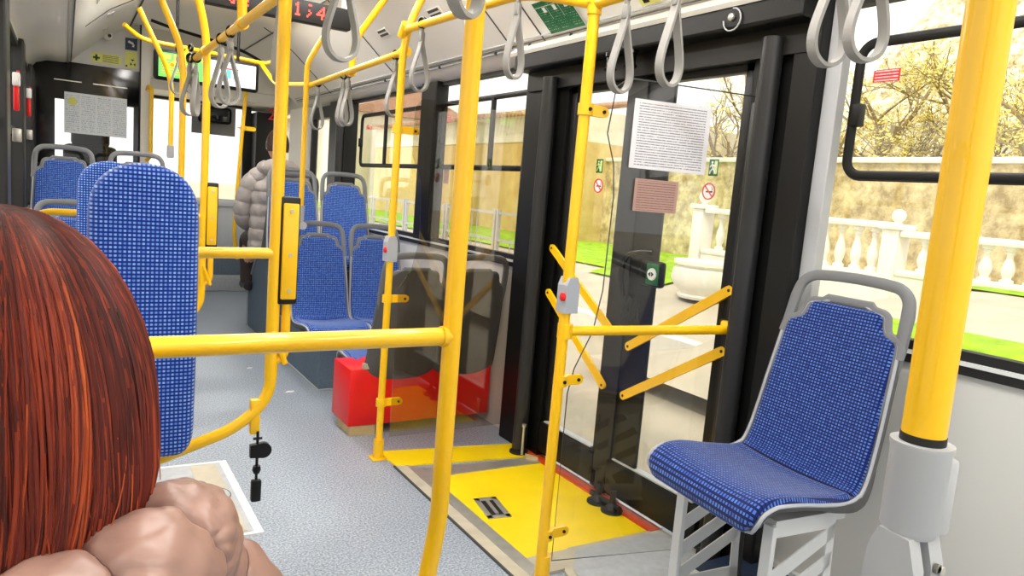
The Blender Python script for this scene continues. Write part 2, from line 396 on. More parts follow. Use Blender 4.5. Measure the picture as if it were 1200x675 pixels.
# right wall: lower panels, sill, window openings, pillars
W = MB()
W.box((XR, YB, 0), (XR+.05, 1.36, .86)); W.box((XR, 2.9, 0), (XR+.05, 5.7, .86))
W.box((XR, 7.25, 0), (XR+.05, YF, .7))
W.box((XR, YB, 1.862), (XR+.05, YF, 2.5))
struct('wall_right', W, 'wall')
W = MB(); W.box((XR-.012, YB, .862), (XR+.03, 1.38, .885)); W.box((XR-.012, 2.97, .862), (XR+.03, 5.7, .885)); struct('trim_sill_strip', W, 'black_soft')
W = MB(); W.box((XR-.016, YB, .886), (XR+.03, 1.38, .897)); W.box((XR-.016, 2.97, .886), (XR+.03, 5.7, .897)); struct('trim_sill_bright', W, 'white_metal')
W = MB(); W.box((XR-.008, YB, .897), (XR+.03, 1.38, .922)); W.box((XR-.008, 2.97, .897), (XR+.03, 5.7, .922))
W.box((XR-.008, YB, 1.845), (XR+.03, 1.38, 1.866)); W.box((XR-.008, 3.0, 1.845), (XR+.03, 5.7, 1.866)); struct('trim_window_rubber', W, 'black_soft')
def window(n, y0, y1, vy0, vy1, mull=None, catch=None, red=None):
    w = thing('window_%d' % n, None, None, (XR, (y0+y1)/2, .9)); w['kind'] = 'structure'
    cy = (y0+y1)/2
    p = MB(); p.box((.022, y0-cy, 0), (.027, y1-cy, .96)); p.build('pane', 'pane', w, False)
    # rounded frame of the hopper vent
    z0, z1 = 1.36-.9, 1.737-.9; a, b = vy0-cy, vy1-cy; rad = .045
    path = []
    for (yy, zz, a0) in ((b-rad, z1-rad, 0), (a+rad, z1-rad, 90), (a+rad, z0+rad, 180), (b-rad, z0+rad, 270)):
        for k in range(7):
            t = R(a0+k*15); path.append((.012, yy+rad*cos(t), zz+rad*sin(t)))
    fr = MB(); fr.tube(path, .015, 8, closed=True, flat=.8, updir=(1, 0, 0)); fr.build('vent_frame', 'black', w)
    if mull: q = MB(); q.box((.0, mull-cy-.012, z0), (.02, mull-cy+.012, z1)); q.build('vent_mullion', 'black', w)
    if catch: q = MB(); q.box((-.012, catch-cy-.014, .60), (.018, catch-cy+.014, .665), .004); q.build('vent_catch', 'black', w)
    if red:
        o = MB().sheet((XR-.001+.018, red[0], red[1]), (0, red[2], 0), (0, 0, red[3])).build('warning_sticker', 'red_text', None, False)
        tag(o, red[4], 'sticker')
    return w
window(1, YB, 1.38, .1, 1.305, None, 1.285, (1.262, 1.625, -.078, .034, 'red warning sticker on the near right-hand window, in the corner of its vent'))
window(2, 2.97, 4.03, 2.8, 4.03, 3.42, 4.02, (3.985, 1.63, -.05, .035, 'small red sticker on the second window, just right of its vent catch'))
window(3, 4.24, 5.62, 4.12, 5.45, 4.95, 5.44, (5.36, 1.63, -.06, .035, 'small red sticker on the farthest vent window behind the aisle straps'))
o = MB().sheet((XR+.017, 3.98, 1.26), (0, -.07, 0), (0, 0, .09)).build('notice_card', 'paper_pink', None, False); tag(o, 'small pale pink notice on the second window under its vent frame', 'notice')
# pillars
def pillar(name, y0, y1, m='black', x0=1.90, z0=.9, z1=1.87):
    p = MB(); p.box((x0, y0, z0), (XR+.04, y1, z1), .008); return struct(name, p, m)
pillar('trim_pillar_middle', 4.03, 4.24)
pillar('trim_pillar_front', 5.62, 6.02, 'black', 1.88, 0.5)
p = MB(); p.tube([(1.86, 5.66, .5), (1.86, 5.66, 1.86)], .035, 16); struct('trim_pillar_front_tube', p, 'post', smooth=True)
pillar('trim_door_pillar_cream', 6.7, 7.2, 'ceil', 1.86, 0)
pillar('trim_windscreen_post', 7.9, 8.28, 'black', 1.70, 0)

# ---- doorway: jambs, header, sloping floor
J = MB(); J.box((1.885, 2.74, 0), (XR+.05, 2.985, 1.87), .006); J.box((1.90, 2.655, 0), (XR+.03, 2.75, 1.8)); struct('trim_door_jamb_front', J, 'black')
J = MB(); J.tube([(1.85, 2.735, .03), (1.85, 2.735, 1.76)], .034, 18); struct('trim_door_post_front', J, 'post', smooth=True)
J = MB(); J.box((1.875, 1.385, .0), (XR+.05, 1.475, 1.87), .006); J.box((1.90, 1.47, 0), (XR+.03, 1.64, 1.80), .006); struct('trim_door_jamb_rear', J, 'black')
J = MB(); J.tube([(1.865, 1.545, .03), (1.865, 1.545, 1.77)], .034, 18); struct('trim_door_post_rear', J, 'post', smooth=True)
J = MB(); J.box((1.918, 1.335, .9), (XR+.01, 1.385, 1.865), .004); struct('trim_window_reveal', J, 'light_plastic')
H = MB(); H.box((1.87, 1.40, 1.715), (XR+.04, 2.95, 1.80)); H.box((1.80, 1.40, 1.80), (XR+.04, 2.98, 1.875), .01); struct('trim_door_header', H, 'black')
H = MB(); H.prism([(1.80, 1.868), (1.66, 1.955), (1.62, 2.02), (1.66, 2.10), (XR, 2.10), (XR, 1.868)], (.6, 3.02), lambda u, v, w: (u, w, v)); 
struct('trim_door_cove', MB().prism([(XR+.01, 1.87), (1.80, 1.872), (1.79, 1.885), (1.85, 1.93), (XR+.01, 1.95)], (1.38, 3.02), lambda u, v, w: (u, w, v)), 'ceil', smooth=True)
# mechanisms in the header
for y in (2.28, 2.16):
    o = MB().lathe([(.02, 0), (.026, .008), (.018, .02), (.018, .05), (.024, .055), (.024, .07)], (1.82, y, 1.735), 16).build('door_actuator', 'black_gloss')
    tag(o, 'black cylindrical door actuator hanging under the header above the door centre', 'actuator', 'door actuators')
o = MB().tube([(1.795+.0, 1.66+.035*cos(t/8*pi), 1.83+.035*sin(t/8*pi)) for t in range(4, 17)], .0025, 6).build('door_cable_loop', 'light_plastic'); tag(o, 'thin pale curved cable on the black door header beside the round lock', 'cable')
o = MB().lathe([(.012, 0), (.012, -.008), (.006, -.012)], (1.80, 1.665, 1.838), 14, 'x').build('header_lock', 'alu'); tag(o, 'small round chrome lock on the black header above the door', 'lock')
o = MB().lathe([(.035, 0), (.035, -.006), (.02, -.009)], (1.845, 2.50, 1.876), 20).build('cove_sticker', 'orange'); tag(o, 'round orange and white sticker on the cove above the door, beside the door pole', 'sticker')

# ---- the door: two leaves
def leaf(n, ya, yb, slope):
    d = thing('door_%d' % n, None, None, (1.93, (ya+yb)/2, .02)); d['kind'] = 'structure'; cy = (ya+yb)/2
    w = abs(yb-ya)/2
    g = MB(); g.box((.008, -w+.03, .10), (.013, w-.03, 1.70)); g.build('glass_pane', 'pane', d, False)
    f = MB(); f.box((-.012, -w, 0), (.03, -w+.045, 1.72), .004); f.box((-.012, w-.045, 0), (.03, w, 1.72), .004); f.box((-.012, -w, 1.67), (.03, w, 1.72), .004)
    f.build('leaf_frame', 'black', d)
    k = MB(); k.box((-.038, -w+.01, .02), (.03, w-.01, .165), .014); k.build('kick_panel', 'black', d)
    e = MB(); e.box((-.03, -w+.04, .166), (.005, w-.04, .172)); e.build('glazing_bead', 'rim', d, False)
    for dz in (0, 1):
        if slope < 0: P = [(-.035, 2.655-cy, .979-.205*dz), (-.035, 2.215-cy, .702-.245*dz)]
        else: P = [(-.035, 2.08-cy, .651-.20*dz), (-.035, 1.615-cy, .946-.208*dz)]
        b = MB(); v = Vector(P[1])-Vector(P[0]); v.normalize(); A = Vector(P[0]); B = Vector(P[1]); nn = Vector((0, -v.z, v.y))*.017
        poly = []
        for c0, s0 in ((A, 1), (B, -1)):
            for q in range(9):
                a = -pi/2+pi*q/8
                poly.append(c0+(-v*cos(a)+Vector((0, -v.z, v.y))*sin(a))*.017*(1 if s0 == 1 else -1))
        b.prism([(p.y, p.z) for p in poly], (-.050, -.038), lambda u, vv, ww: (ww, u, vv))
        o = b.build('push_bar', 'yellow', d)
        s = MB()
        for c0 in (A, B): s.lathe([(.0055, -.0515), (.0055, -.0495)], (0, c0.y, c0.z), 12, 'x'); s.cyl((-.032, c0.y, c0.z), (0.0, c0.y, c0.z), .006, 10)
        s.build('bar_bolt', 'black', o)
    return d
L1 = leaf(1, 2.66, 2.23, -1); L2 = leaf(2, 2.165, 1.64, 1)
m = MB(); m.box((1.905, 2.165, .02), (1.955, 2.23, 1.72), .006); m.box((1.90, 2.02+.12, .1), (1.915, 2.255, 1.70), .004); m.build('centre_seal', 'black_soft').parent = None
bpy.data.objects['centre_seal'].name = 'trim_door_centre'; bpy.data.objects['trim_door_centre']['kind'] = 'structure'
# wide black band of the closing edge of the rear leaf
m = MB(); m.box((1.908, 2.0, .1), (1.925, 2.165, 1.72), .004); m.build('closing_band', 'black', None); bpy.data.objects['closing_band'].parent = L2; bpy.data.objects['closing_band'].location = (-1.93, -(2.165+1.64)/2, -.02)
# handle arc + opener
t = thing('door_button', 'black housed green door button with white double arrow on the door centre post', 'button', (1.895, 1.99, .97))
k = MB(); k.box((-.012, -.045, -.05), (.02, .075, .05), .012); k.build('housing', 'black', t)
k = MB(); k.box((-.016, -.036, -.04), (-.010, .03, .04), .003); k.build('button_plate', 'green', t)
k = MB(); k.lathe([(.024, 0), (.022, -.006)], (-.015, -.004, 0), 20, 'x'); k.build('button_disc', 'white', t)
k = MB()
for s in (-1, 1): k.prism([(-.004+s*.003, -.008), (-.004+s*.003, .008), (-.004+s*.015, 0)], (-.0235, -.021), lambda u, v, w: (w, u, v))
k.build('arrow_mark', 'black', t, False)
h = MB(); h.tube(smoothpath([(1.90, 2.16, .86), (1.87, 2.15, .94), (1.862, 2.12, 1.02), (1.87, 2.06, 1.045), (1.90, 2.02, 1.05)], 6), .011, 10)
o = h.build('door_handle', 'black_gloss'); o.parent = L2; o.location = -Vector(L2.location)
b = MB(); rnd = random.Random(3)
for i in range(90):
    y, z = 2.10+rnd.uniform(-.05, .05), .85+rnd.uniform(-.05, .02)
    b.tube(smoothpath([(1.898, y, z), (1.885, y+rnd.uniform(-.01, .01), z-.04), (1.895, y+rnd.uniform(-.02, .02), z-.085)], 3), .0012, 4)
tag(b.build('door_brush', 'black_soft'), 'black bristle brush hanging on the door centre post under the curved handle', 'brush')
# pivots on the threshold
for i, (x, y) in enumerate(((1.855, 2.135), (1.855, 2.045), (1.85, 2.735))):
    k = MB(); k.lathe([(.045, 0), (.045, .012), (.03, .016), (.022, .03), (.012, .04), (.012, .09)], (0, 0, 0), 20)
    k.tube([(0, -.045, .03), (0, .045, .03)], .012, 8)
    o = k.build('door_pivot', 'black_soft'); o.location = (x, y, .002)
    tag(o, ('black floor pivot under the door centre, the one nearer the front', 'black floor pivot under the door centre, the one nearer the blue sideways seat', 'black floor pivot at the foot of the front door post')[i], 'pivot', 'door pivots')
k = MB(); k.cyl((1.825, 2.67, .02), (1.825, 2.67, .16), .006, 10); k.lathe([(.01, 0), (.01, .012)], (1.825, 2.67, .155), 12); tag(k.build('floor_bolt', 'alu'), 'thin upright chrome bolt beside the foot of the front door post', 'bolt')

# stickers on the door glass (exit and no smoking)
def exit_sticker(y, lab, z=1.375, h=.058, w=.042, x=1.925):
    t = thing('exit_sticker', lab, 'sticker', (x, y, z), 0, 'exit stickers on the door leaves')
    MB().box((-.001, -w/2, -h/2), (.001, w/2, h/2)).build('backing', 'green', t, False)
    q = MB()
    q.box((-.002, -w*.42, -h*.4), (-.0012, -w*.10, h*.4)); q.build('door_symbol', 'green_hi', t, False)
    q = MB(); q.lathe([(.0045, 0), (.0045, -.001)], (-.001, .006, .018), 12, 'x')
    for P in (((.006, .012), (0, -.002)), ((0, -.002), (-.010, -.020)), ((0, -.002), (.010, -.012)), ((.010, -.012), (.014, -.022)), ((.004, .01), (-.008, .004)), ((.006, .01), (.014, .002))):
        (a, b_), (c_, d_) = P; q.tube([(-.0024, a, b_), (-.0024, c_, d_)], .0022, 6)
    q.build('running_figure', 'green_hi' if y > 2 else 'white', t)
def nosmoke(y, lab, z=1.292, x=1.925, r=.03):
    t = thing('no_smoking_sticker', lab, 'sticker', (x, y, z), 0, 'no smoking stickers on the door leaves')
    MB().lathe([(r, .0005), (r, -.0008)], (0, 0, 0), 28, 'x').build('backing', M['white'], t, False)
    q = MB(); q.tube([(-.001, r*.92*cos(k/28*2*pi), r*.92*sin(k/28*2*pi)) for k in range(28)], .0028, 6, closed=True)
    q.tube([(-.001, r*.62, r*.62), (-.001, -r*.62, -r*.62)], .0026, 6); q.build('red_ring', 'red', t)
    q = MB(); q.box((-.0018, -.018, -.004), (-.0008, .012, .001)); q.tube([(-.0012, -.014, .003), (-.0012, -.017, .009), (-.0012, -.012, .014)], .0012, 5); q.build('cigarette', 'black', t, False)
exit_sticker(2.42, 'green exit sticker with running figure on the front door leaf, left of the paper notice')
exit_sticker(1.785, 'green exit sticker with running figure on the rear door leaf, right of the paper notice')
nosmoke(2.415, 'round no smoking sticker on the front door leaf'); nosmoke(1.795, 'round no smoking sticker on the rear door leaf')

# ---- left wall
W = MB(); W.box((XL-.05, YB, 0), (XL, YF, .85)); W.box((XL-.05, YB, 1.88), (XL, YF, 2.5)); struct('wall_left', W, 'wall')
for i, (a, b) in enumerate(((-.35, -.2), (1.55, 1.75), (3.72, 3.95), (5.25, 5.45), (6.6, 7.0))):
    p = MB(); p.box((XL-.05, a, .85), (XL+.028, b, 1.9), .01); struct('trim_pillar_left', p, 'post')
ys = [YB, -.35, -.2, 1.55, 1.75, 3.72, 3.95, 5.25, 5.45, 6.6, 7.0, YF]
for i in range(0, 12, 2):
    w = thing('window_%d' % (4+i//2), None, None, (XL-.03, (ys[i]+ys[i+1])/2, .85)); w['kind'] = 'structure'
    d = (ys[i+1]-ys[i])/2; MB().box((-.003, -d, 0), (.003, d, 1.03)).build('pane', 'pane', w, False)
    f = MB(); f.box((0, -d, 0), (.03, d, .025)); f.box((0, -d, .49), (.03, d, .52)); f.box((0, -d, 1.0), (.03, d, 1.03)); f.build('window_frame', 'black', w, False)
# rear wall with a wide rear window
W = MB(); W.box((XL-.05, YB-.06, 0), (XR+.05, YB, .9)); W.box((XL-.05, YB-.06, 1.95), (XR+.05, YB, 2.52)); W.box((XL-.05, YB-.06, .9), (XL+.08, YB, 1.95)); W.box((XR-.1, YB-.06, .9), (XR+.05, YB, 1.95)); struct('wall_rear', W, 'wall')
# emergency hammers and clips on the left pillars
for i, (y, z, lab) in enumerate(((4.05, 1.46, 'red emergency hammer in its holder on the nearer left pillar, at the frame edge'), (5.42, 1.50, 'red emergency hammer in its holder on the farther left pillar'))):
    t = thing('emergency_hammer', lab, 'hammer', (XL+.03, y, z), 0, 'emergency hammers')
    MB().box((0, -.02, .07), (.03, .02, .13), .006).build('holder', 'white', t)
    MB().box((.004, -.016, -.04), (.026, .016, .07), .006).build('grip', 'red', t)
    k = MB(); k.tube([(.012, 0, .07), (.020, .0, .10), (.022, 0, .14)], .006, 8); k.build('hammer_head', 'red', t)
    o = MB().box((0, -.02, -.03), (.035, .02, .03), .004).build('pillar_clip', 'alu'); o.location = (XL+.029, y+.0, z-.15)
    tag(o, ('bright metal clip on the nearer left pillar under the red hammer', 'bright metal clip on the farther left pillar under the red hammer')[i], 'clip', 'pillar clips')

# ---- driver's cab bulkhead (Y = 7)
B = MB(); B.box((XL, 7.0, 0), (.56, 7.05, 1.18)); struct('wall_cab_lower', B, 'black')
B = MB(); B.prism([(XL, 1.99), (.545, 2.0), (.545, 2.45), (XL, 2.45)], (7.0, 7.05), lambda u, v, w: (u, w, v)); struct('wall_cab_upper', B, 'duct')
B = MB(); B.box((XL, 6.99, 1.70), (.545, 7.04, 2.0)); B.box((XL, 6.99, 1.18), (-.065, 7.04, 1.70)); B.box((.50, 6.99, 1.18), (.545, 7.04, 1.70)); struct('wall_cab_black', B, 'black_gloss')
B = MB(); B.box((-.065, 7.015, 1.18), (.50, 7.02, 1.70)); struct('window_10', B, 'cab_glass')
B = MB(); B.box((-.07, 6.984, 1.845), (.12, 6.992, 1.853)); B.box((.2, 6.984, 1.845), (.45, 6.992, 1.853)); struct('trim_cab_bright', B, 'alu')
B = MB(); B.box((.545, 6.96, 0), (.62, 7.05, 2.4)); struct('trim_cab_post', B, 'ceil')
B = MB(); B.box((.538, 6.955, 1.0), (.548, 6.975, 2.4)); struct('trim_cab_edge', B, 'black')
tt = MB().sheet((0, 6.985, 1.435), (.448, 0, 0), (0, 0, .325), .003).build('timetable', 'timetable', None, False); tag(tt, 'pale blue printed timetable on the black glass of the driver cab', 'poster')
o = MB().lathe([(.032, 0), (.032, -.003)], (.055, 6.981, 1.69), 20, 'y').build('timetable_badge', 'sign_yellow', None); tag(o, 'round yellow badge in the upper left corner of the cab timetable', 'badge')
# driver's seat seen through the cab glass
ds = thing('driver_seat', 'black driver seat seen through the cab glass below the timetable', 'seat', (.2, 7.55, 0))
k = MB(); k.box((-.21, -.05, .50), (.21, .06, 1.36), .045); k.box((-.15, -.04, 1.34), (.15, .05, 1.50), .04); k.build('backrest', 'black_soft', ds)
k = MB(); k.box((-.25, -.02, .42), (.25, .5, .55), .04); k.build('cushion', 'black_soft', ds); k = MB(); k.cyl((0, .25, .0), (0, .25, .42), .09); k.build('pedestal', 'black', ds)
# stickers on the bulkhead
t = thing('first_aid_sticker', 'pale yellow first aid sticker with dark cross on the cab bulkhead', 'sticker', (.186, 6.995, 2.026))
MB().sheet((0, 0, 0), (.217, 0, .004), (0, 0, .078), .001).build('backing', 'sign_yellow', t, False)
MB().sheet((.075, -.0015, .008), (.13, 0, .002), (0, 0, .062), .001).build('text_lines', 'small_text', t, False)
k = MB(); k.box((.012, -.004, .031), (.062, -.001, .047)); k.box((.029, -.004, .014), (.045, -.001, .064)); k.build('cross', 'green', t, False)
t = thing('camera_sticker', 'dark blue video surveillance sticker on the cab bulkhead', 'sticker', (.43, 6.995, 2.165))
MB().sheet((0, 0, 0), (.09, 0, .002), (0, 0, .098), .001).build('backing', 'sign_blue', t, False)
k = MB(); k.prism([(.018, .062), (.058, .046), (.064, .062), (.026, .078)], (-.004, -.001), lambda u, v, w: (u, w, v)); k.prism([(.05, .03), (.066, .028), (.07, .05), (.058, .05)], (-.004, -.001), lambda u, v, w: (u, w, v)); k.build('camera_symbol', 'white', t, False)
t = thing('arrow_sticker', 'pale yellow sticker with small black arrows under the blue camera sticker', 'sticker', (.427, 6.995, 2.02))
MB().sheet((0, 0, 0), (.092, 0, .002), (0, 0, .135), .001).build('backing', 'sign_yellow', t, False)
k = MB()
cv = lambda u, v, w: (u, w, v)
k.prism([(.045, .072), (.075, .072), (.06, .056)], (-.004, -.001), cv); k.prism([(.042, .018), (.042, .046), (.056, .032)], (-.004, -.001), cv); k.prism([(.08, .018), (.08, .046), (.066, .032)], (-.004, -.001), cv)
k.lathe([(.008, -.004), (.008, -.001)], (.014, 0, .014), 12, 'y'); k.build('arrow_marks', 'black', t, False)
t = thing('ceiling_camera', 'small white dome camera under the left ceiling cove by the cab bulkhead', 'camera', (.30, 6.9, 2.235))
k = MB(); k.lathe([(.035, .03), (.038, .01), (.034, -.01), (.02, -.025), (.004, -.03)], (0, 0, 0), 20); k.build('dome', 'white', t)
k = MB(); k.lathe([(.013, -.02), (.013, -.034), (.008, -.036)], (.01, -.01, 0), 16, 'y'); k.build('lens', 'black_gloss', t)

# ---- front of the bus
B = MB(); B.box((.62, 7.75, 0), (XR, 7.85, .16), .01); struct('trim_front_step', B, 'plate')
B = MB(); B.box((.62, 7.85, 0), (XR, 8.25, .40)); struct('wall_front_lower', B, 'podium')
k = MB(); k.box((.62, 8.02, .40), (1.12, 8.24, .92), .03); k.box((1.14, 8.0, .41), (1.72, 8.24, .93), .03); k.box((.62, 7.96, .86), (1.75, 8.24, .93), .02)
tag(k.build('dashboard', 'dash'), 'white dashboard panels below the bright windscreen', 'dashboard')
B = MB(); B.box((XL, 8.25, 1.9), (XR, 8.32, 2.5)); B.box((XL, 8.25, 0), (XR, 8.32, .42)); struct('wall_front', B, 'ceil')
B = MB(); B.box((.62, 8.262, .4), (XR-.1, 8.268, 1.9)); struct('window_11', B, 'pane')
B = MB(); B.box((.62, 7.5, 2.02), (XR, 7.56, 2.45)); B.box((XL, 7.05, 2.45), (XR, 8.32, 2.52)); B.box((.62, 7.56, 1.93), (XR, 8.25, 2.02)); struct('wall_front_header', B, 'ceil')
B = MB(); B.box((.60, 7.4, 0), (.66, 7.5, 1.98)); struct('trim_cab_front_post', B, 'black_soft')
B = MB(); B.box((1.62, 8.16, .9), (1.70, 8.25, 1.95)); B.box((.62, 8.2, 1.9), (1.7, 8.25, 1.96)); struct('trim_windscreen', B, 'windscreen_frit')
tag(MB().box((1.06, 7.78, 1.58), (1.47, 7.79, 1.87), .003).build('sun_visor', 'visor'), 'grey sun visor across the top of the windscreen', 'visor')
t = thing('interior_mirror', 'rounded rear view mirror in front of the grey sun visor', 'mirror', (1.245, 7.62, 1.765))
k = MB(); k.box((-.155, 0, -.08), (.155, .03, .08), .03); k.build('mirror_frame', 'black', t); k = MB(); k.box((-.14, -.004, -.067), (.14, .002, .067), .02); k.build('mirror_glass', 'pack', t)
k = MB(); k.cyl((0, .02, .07), (0, .06, .25), .008); k.build('mirror_stalk', 'black', t)
# front door in the right wall, beyond the cream pillar
d = thing('door_3', None, None, (XR, 6.35, 0)); d['kind'] = 'structure'
MB().box((.0, -.33, .1), (.006, .35, 1.8)).build('glass_pane', 'pane', d, False)
k = MB(); k.box((-.02, -.33, 0), (.03, -.28, 1.86)); k.box((-.02, .30, 0), (.03, .36, 1.86)); k.box((-.02, -.33, 1.76), (.03, .36, 1.86)); k.box((-.02, -.33, 0), (.03, .36, .16)); k.build('leaf_frame', 'black', d, False)
d = thing('door_4', None, None, (XR, 7.55, 0)); d['kind'] = 'structure'
MB().box((.0, -.33, .7), (.006, .35, 1.8)).build('glass_pane', 'pane', d, False)
# mirrored number sticker on the windscreen
cu = bpy.data.curves.new('n2', 'FONT'); cu.body = '2'; cu.size = .16; cu.extrude = .002; to = bpy.data.objects.new('n2tmp', cu); col.objects.link(to)
bpy.context.view_layer.update()
me = bpy.data.meshes.new_from_object(to.evaluated_get(bpy.context.evaluated_depsgraph_get())); bpy.data.objects.remove(to)
me.materials.append(M['red']); o = bpy.data.objects.new('number_sticker', me); col.objects.link(o)
o.location = (1.80, 7.86, 1.80); o.rotation_euler = (pi/2, 0, 0); tag(o, 'red number 2 on the dark post right of the windscreen', 'number')

# ================================================================== FLOOR DETAILS
t = MB(); t.prism([(1.33, 1.86), (1.93, 1.845), (1.93, 2.575), (1.33, 2.60)], (.0, .006)); struct('floor_yellow_ramp', t, 'yellow_floor')
t = MB(); t.prism([(1.24, 2.775), (1.93, 2.66), (1.93, 2.84), (1.22, 2.965)], (.0, .006)); struct('floor_yellow_strip', t, 'yellow_floor')
t = MB(); t.prism([(1.33, 2.60), (1.93, 2.575), (1.93, 2.635), (1.33, 2.70)], (0, .010)); struct('trim_ramp_hinge', t, 'alu')
t = MB(); t.prism([(1.30, 2.70), (1.93, 2.635), (1.93, 2.645), (1.30, 2.712)], (0, .006)); struct('trim_ramp_gap', t, 'groove')
t = MB(); t.prism([(1.28, 1.76), (1.33, 1.80), (1.33, 2.70), (1.28, 2.76)], (0, .009)); struct('trim_ramp_edge', t, 'alu')
t = MB(); t.prism([(1.232, 1.74), (1.28, 1.76), (1.28, 2.76), (1.232, 2.775)], (0, .007)); struct('trim_ramp_surround', t, 'beige')
t = MB(); t.prism([(1.225, 1.70), (1.232, 1.70), (1.232, 2.775), (1.225, 2.78)], (0, .008)); struct('trim_ramp_joint', t, 'groove')
t = MB(); t.prism([(1.28, 1.76), (1.42, 1.755), (1.50, 1.86), (1.33, 1.865), (1.33, 1.80)], (0, .009)); struct('trim_ramp_end', t, 'beige')
t = MB(); t.box((1.872, 1.84, 0), (1.925, 2.80, .014)); struct('trim_threshold', t, 'orange')
t = MB(); t.box((1.925, 1.84, 0), (1.935, 2.9, .016)); struct('trim_threshold_edge', t, 'alu')
tag(MB().prism([(1.83, 2.64), (1.87, 2.60), (1.885, 2.62), (1.85, 2.68)], (.006, .02)).build('wood_wedge', 'wood'), 'small pale wooden wedge by the front door post', 'wedge')
t = thing('ramp_handle', 'metal recessed pull handle set in the yellow ramp floor', 'handle', (1.42, 2.25, .006), R(80)); t.scale = (1.2, 1.2, 1)
k = MB(); k.box((-.075, -.04, 0), (.075, -.022, .004), .001); k.box((-.075, .022, 0), (.075, .04, .004), .001); k.box((-.075, -.04, 0), (-.055, .04, .004), .001); k.box((.055, -.04, 0), (.075, .04, .004), .001); k.build('bezel', 'alu', t)
k = MB(); k.box((-.055, -.022, 0), (.055, .022, .001)); k.build('recess', 'black_soft', t, False)
k = MB(); k.tube([(-.05, 0, .004), (.05, 0, .004)], .006, 8); k.build('pull_bar', 'alu', t)
# platform cover plate next to the sideways seat
t = MB(); t.prism([(1.40, 1.74), (1.50, 1.862), (1.93, 1.845), (1.93, 1.45), (1.33, 1.45)], (0, .012)); struct('floor_plate_edge', t, 'beige')
t = MB(); t.prism([(1.43, 1.73), (1.515, 1.835), (1.91, 1.82), (1.91, 1.46), (1.37, 1.46)], (0.004, .015)); struct('floor_plate', t, 'plate')
t = MB(); t.box((1.66, .2, 0), (XR, 1.46, .11)); struct('floor_heater_box', t, 'navy_floor')
t = MB(); t.box((1.93, .2, .11), (XR, 1.36, .125)); t.box((1.655, .2, .10), (1.67, 1.46, .115)); struct('trim_heater_edge', t, 'white_metal')
# service hatch in the aisle
t = thing('floor_hatch', 'grey floor hatch with pale metal frame and round cap in the aisle', 'hatch', (0, 0, 0))
k = MB(); k.prism([(.13, 2.40), (.585, 2.38), (.585, 3.08), (.13, 3.10)], (0, .006)); k.build('hatch_frame', 'white_metal', t, False)
k = MB(); k.prism([(.15, 2.42), (.555, 2.40), (.555, 3.055), (.15, 3.075)], (0, .009)); k.build('hatch_plate', 'plate', t, False)
k = MB(); k.prism([(.44, 2.41), (.535, 2.405), (.535, 3.04), (.44, 3.045)], (0, .011)); k.build('tread_strip', 'beige', t, False)
k = MB(); k.lathe([(.085, .009), (.085, .014), (.078, .016), (.07, .014)], (.455, 2.72, 0), 32); k.build('round_cap', 'plate', t)
k = MB(); k.tube([(.455+.082*cos(a/32*2*pi), 2.72+.082*sin(a/32*2*pi), .0145) for a in range(32)], .002, 6, closed=True); k.tube([(.44, 2.71, .016), (.47, 2.73, .016)], .003, 6); k.tube([(.44, 2.73, .016), (.47, 2.71, .016)], .003, 6); k.build('cap_marks', 'groove', t)
for i, (x, y, s) in enumerate(((1.10, 4.02, .03), (1.0, 4.6, .018))):
    o = MB().prism([(x-s, y-s*.3), (x+s*.6, y-s*.5), (x+s, y+s*.4), (x-s*.2, y+s*.6)], (0.0005, .003)).build('litter', 'white', None, False)
    tag(o, ('white paper scrap on the aisle floor, the larger one', 'tiny white paper scrap on the aisle floor farther forward')[i], 'litter')

# ---- podiums and the red box
def wallbox(name, a, b, m, edge=True):
    k = MB(); k.box(a, b); struct(name, k, m)
    if edge:
        e = MB(); e.tube([(a[0], a[1], .004), (a[0], b[1], .004)], .006, 6); e.tube([(a[0], a[1], .004), (b[0], a[1], .004)], .006, 6); struct('trim_podium_edge', e, 'rim')
wallbox('floor_podium', (1.26, 4.0, 0), (XR, 4.98, .27), 'podium')
k = MB(); k.prism([(4.98, 0), (4.98, .55), (5.05, .62), (5.70, .62), (5.98, .32), (5.98, 0)], (1.27, XR), lambda u, v, w: (w, u, v)); struct('floor_wheel_arch', k, 'podium')
k = MB(); k.tube([(1.265, 4.98, .55), (1.265, 5.05, .625), (1.265, 5.70, .625), (1.265, 5.98, .32), (1.265, 5.98, 0)], .008, 6); struct('trim_arch_edge', k, 'rim')
wallbox('floor_left_podium', (XL, 4.2, 0), (.50, 5.0, .28), 'podium'); wallbox('floor_left_arch', (XL, 5.0, 0), (.62, 6.9, .57), 'podium')
wallbox('floor_rear_podium', (XL, .15, 0), (.78, .98, .17), 'podium')
t = thing('red_box', 'bright red metal heater box under the two dark seat backs', 'box', (1.16, 3.2, 0))
k = MB(); k.box((0, 0, .05), (.78, .25, .335), .006); k.build('cabinet', 'red_box', t)
k = MB(); k.box((.06, -.006, .335), (.78, .012, .362)); k.build('top_rail', 'beige', t, False)
tag(MB().prism([(1.175, 3.21), (1.30, 3.20), (1.30, 3.40), (1.175, 3.40)], (0, .049)).build('wood_block', 'wood', None, False), 'raw wooden block under the corner of the red box', 'block')
t = thing('wheelchair_sticker', 'small dark sticker with pale triangle on the lower wall beyond the smoked screen', 'sticker', (1.944, 3.22, .17))
MB().box((0, 0, 0), (.004, .09, .09)).build('backing', 'black', t, False)
MB().prism([(.015, .02), (.075, .02), (.045, .075)], (-.002, .001), lambda u, v, w: (w, u, v)).build('triangle', 'beige', t, False)

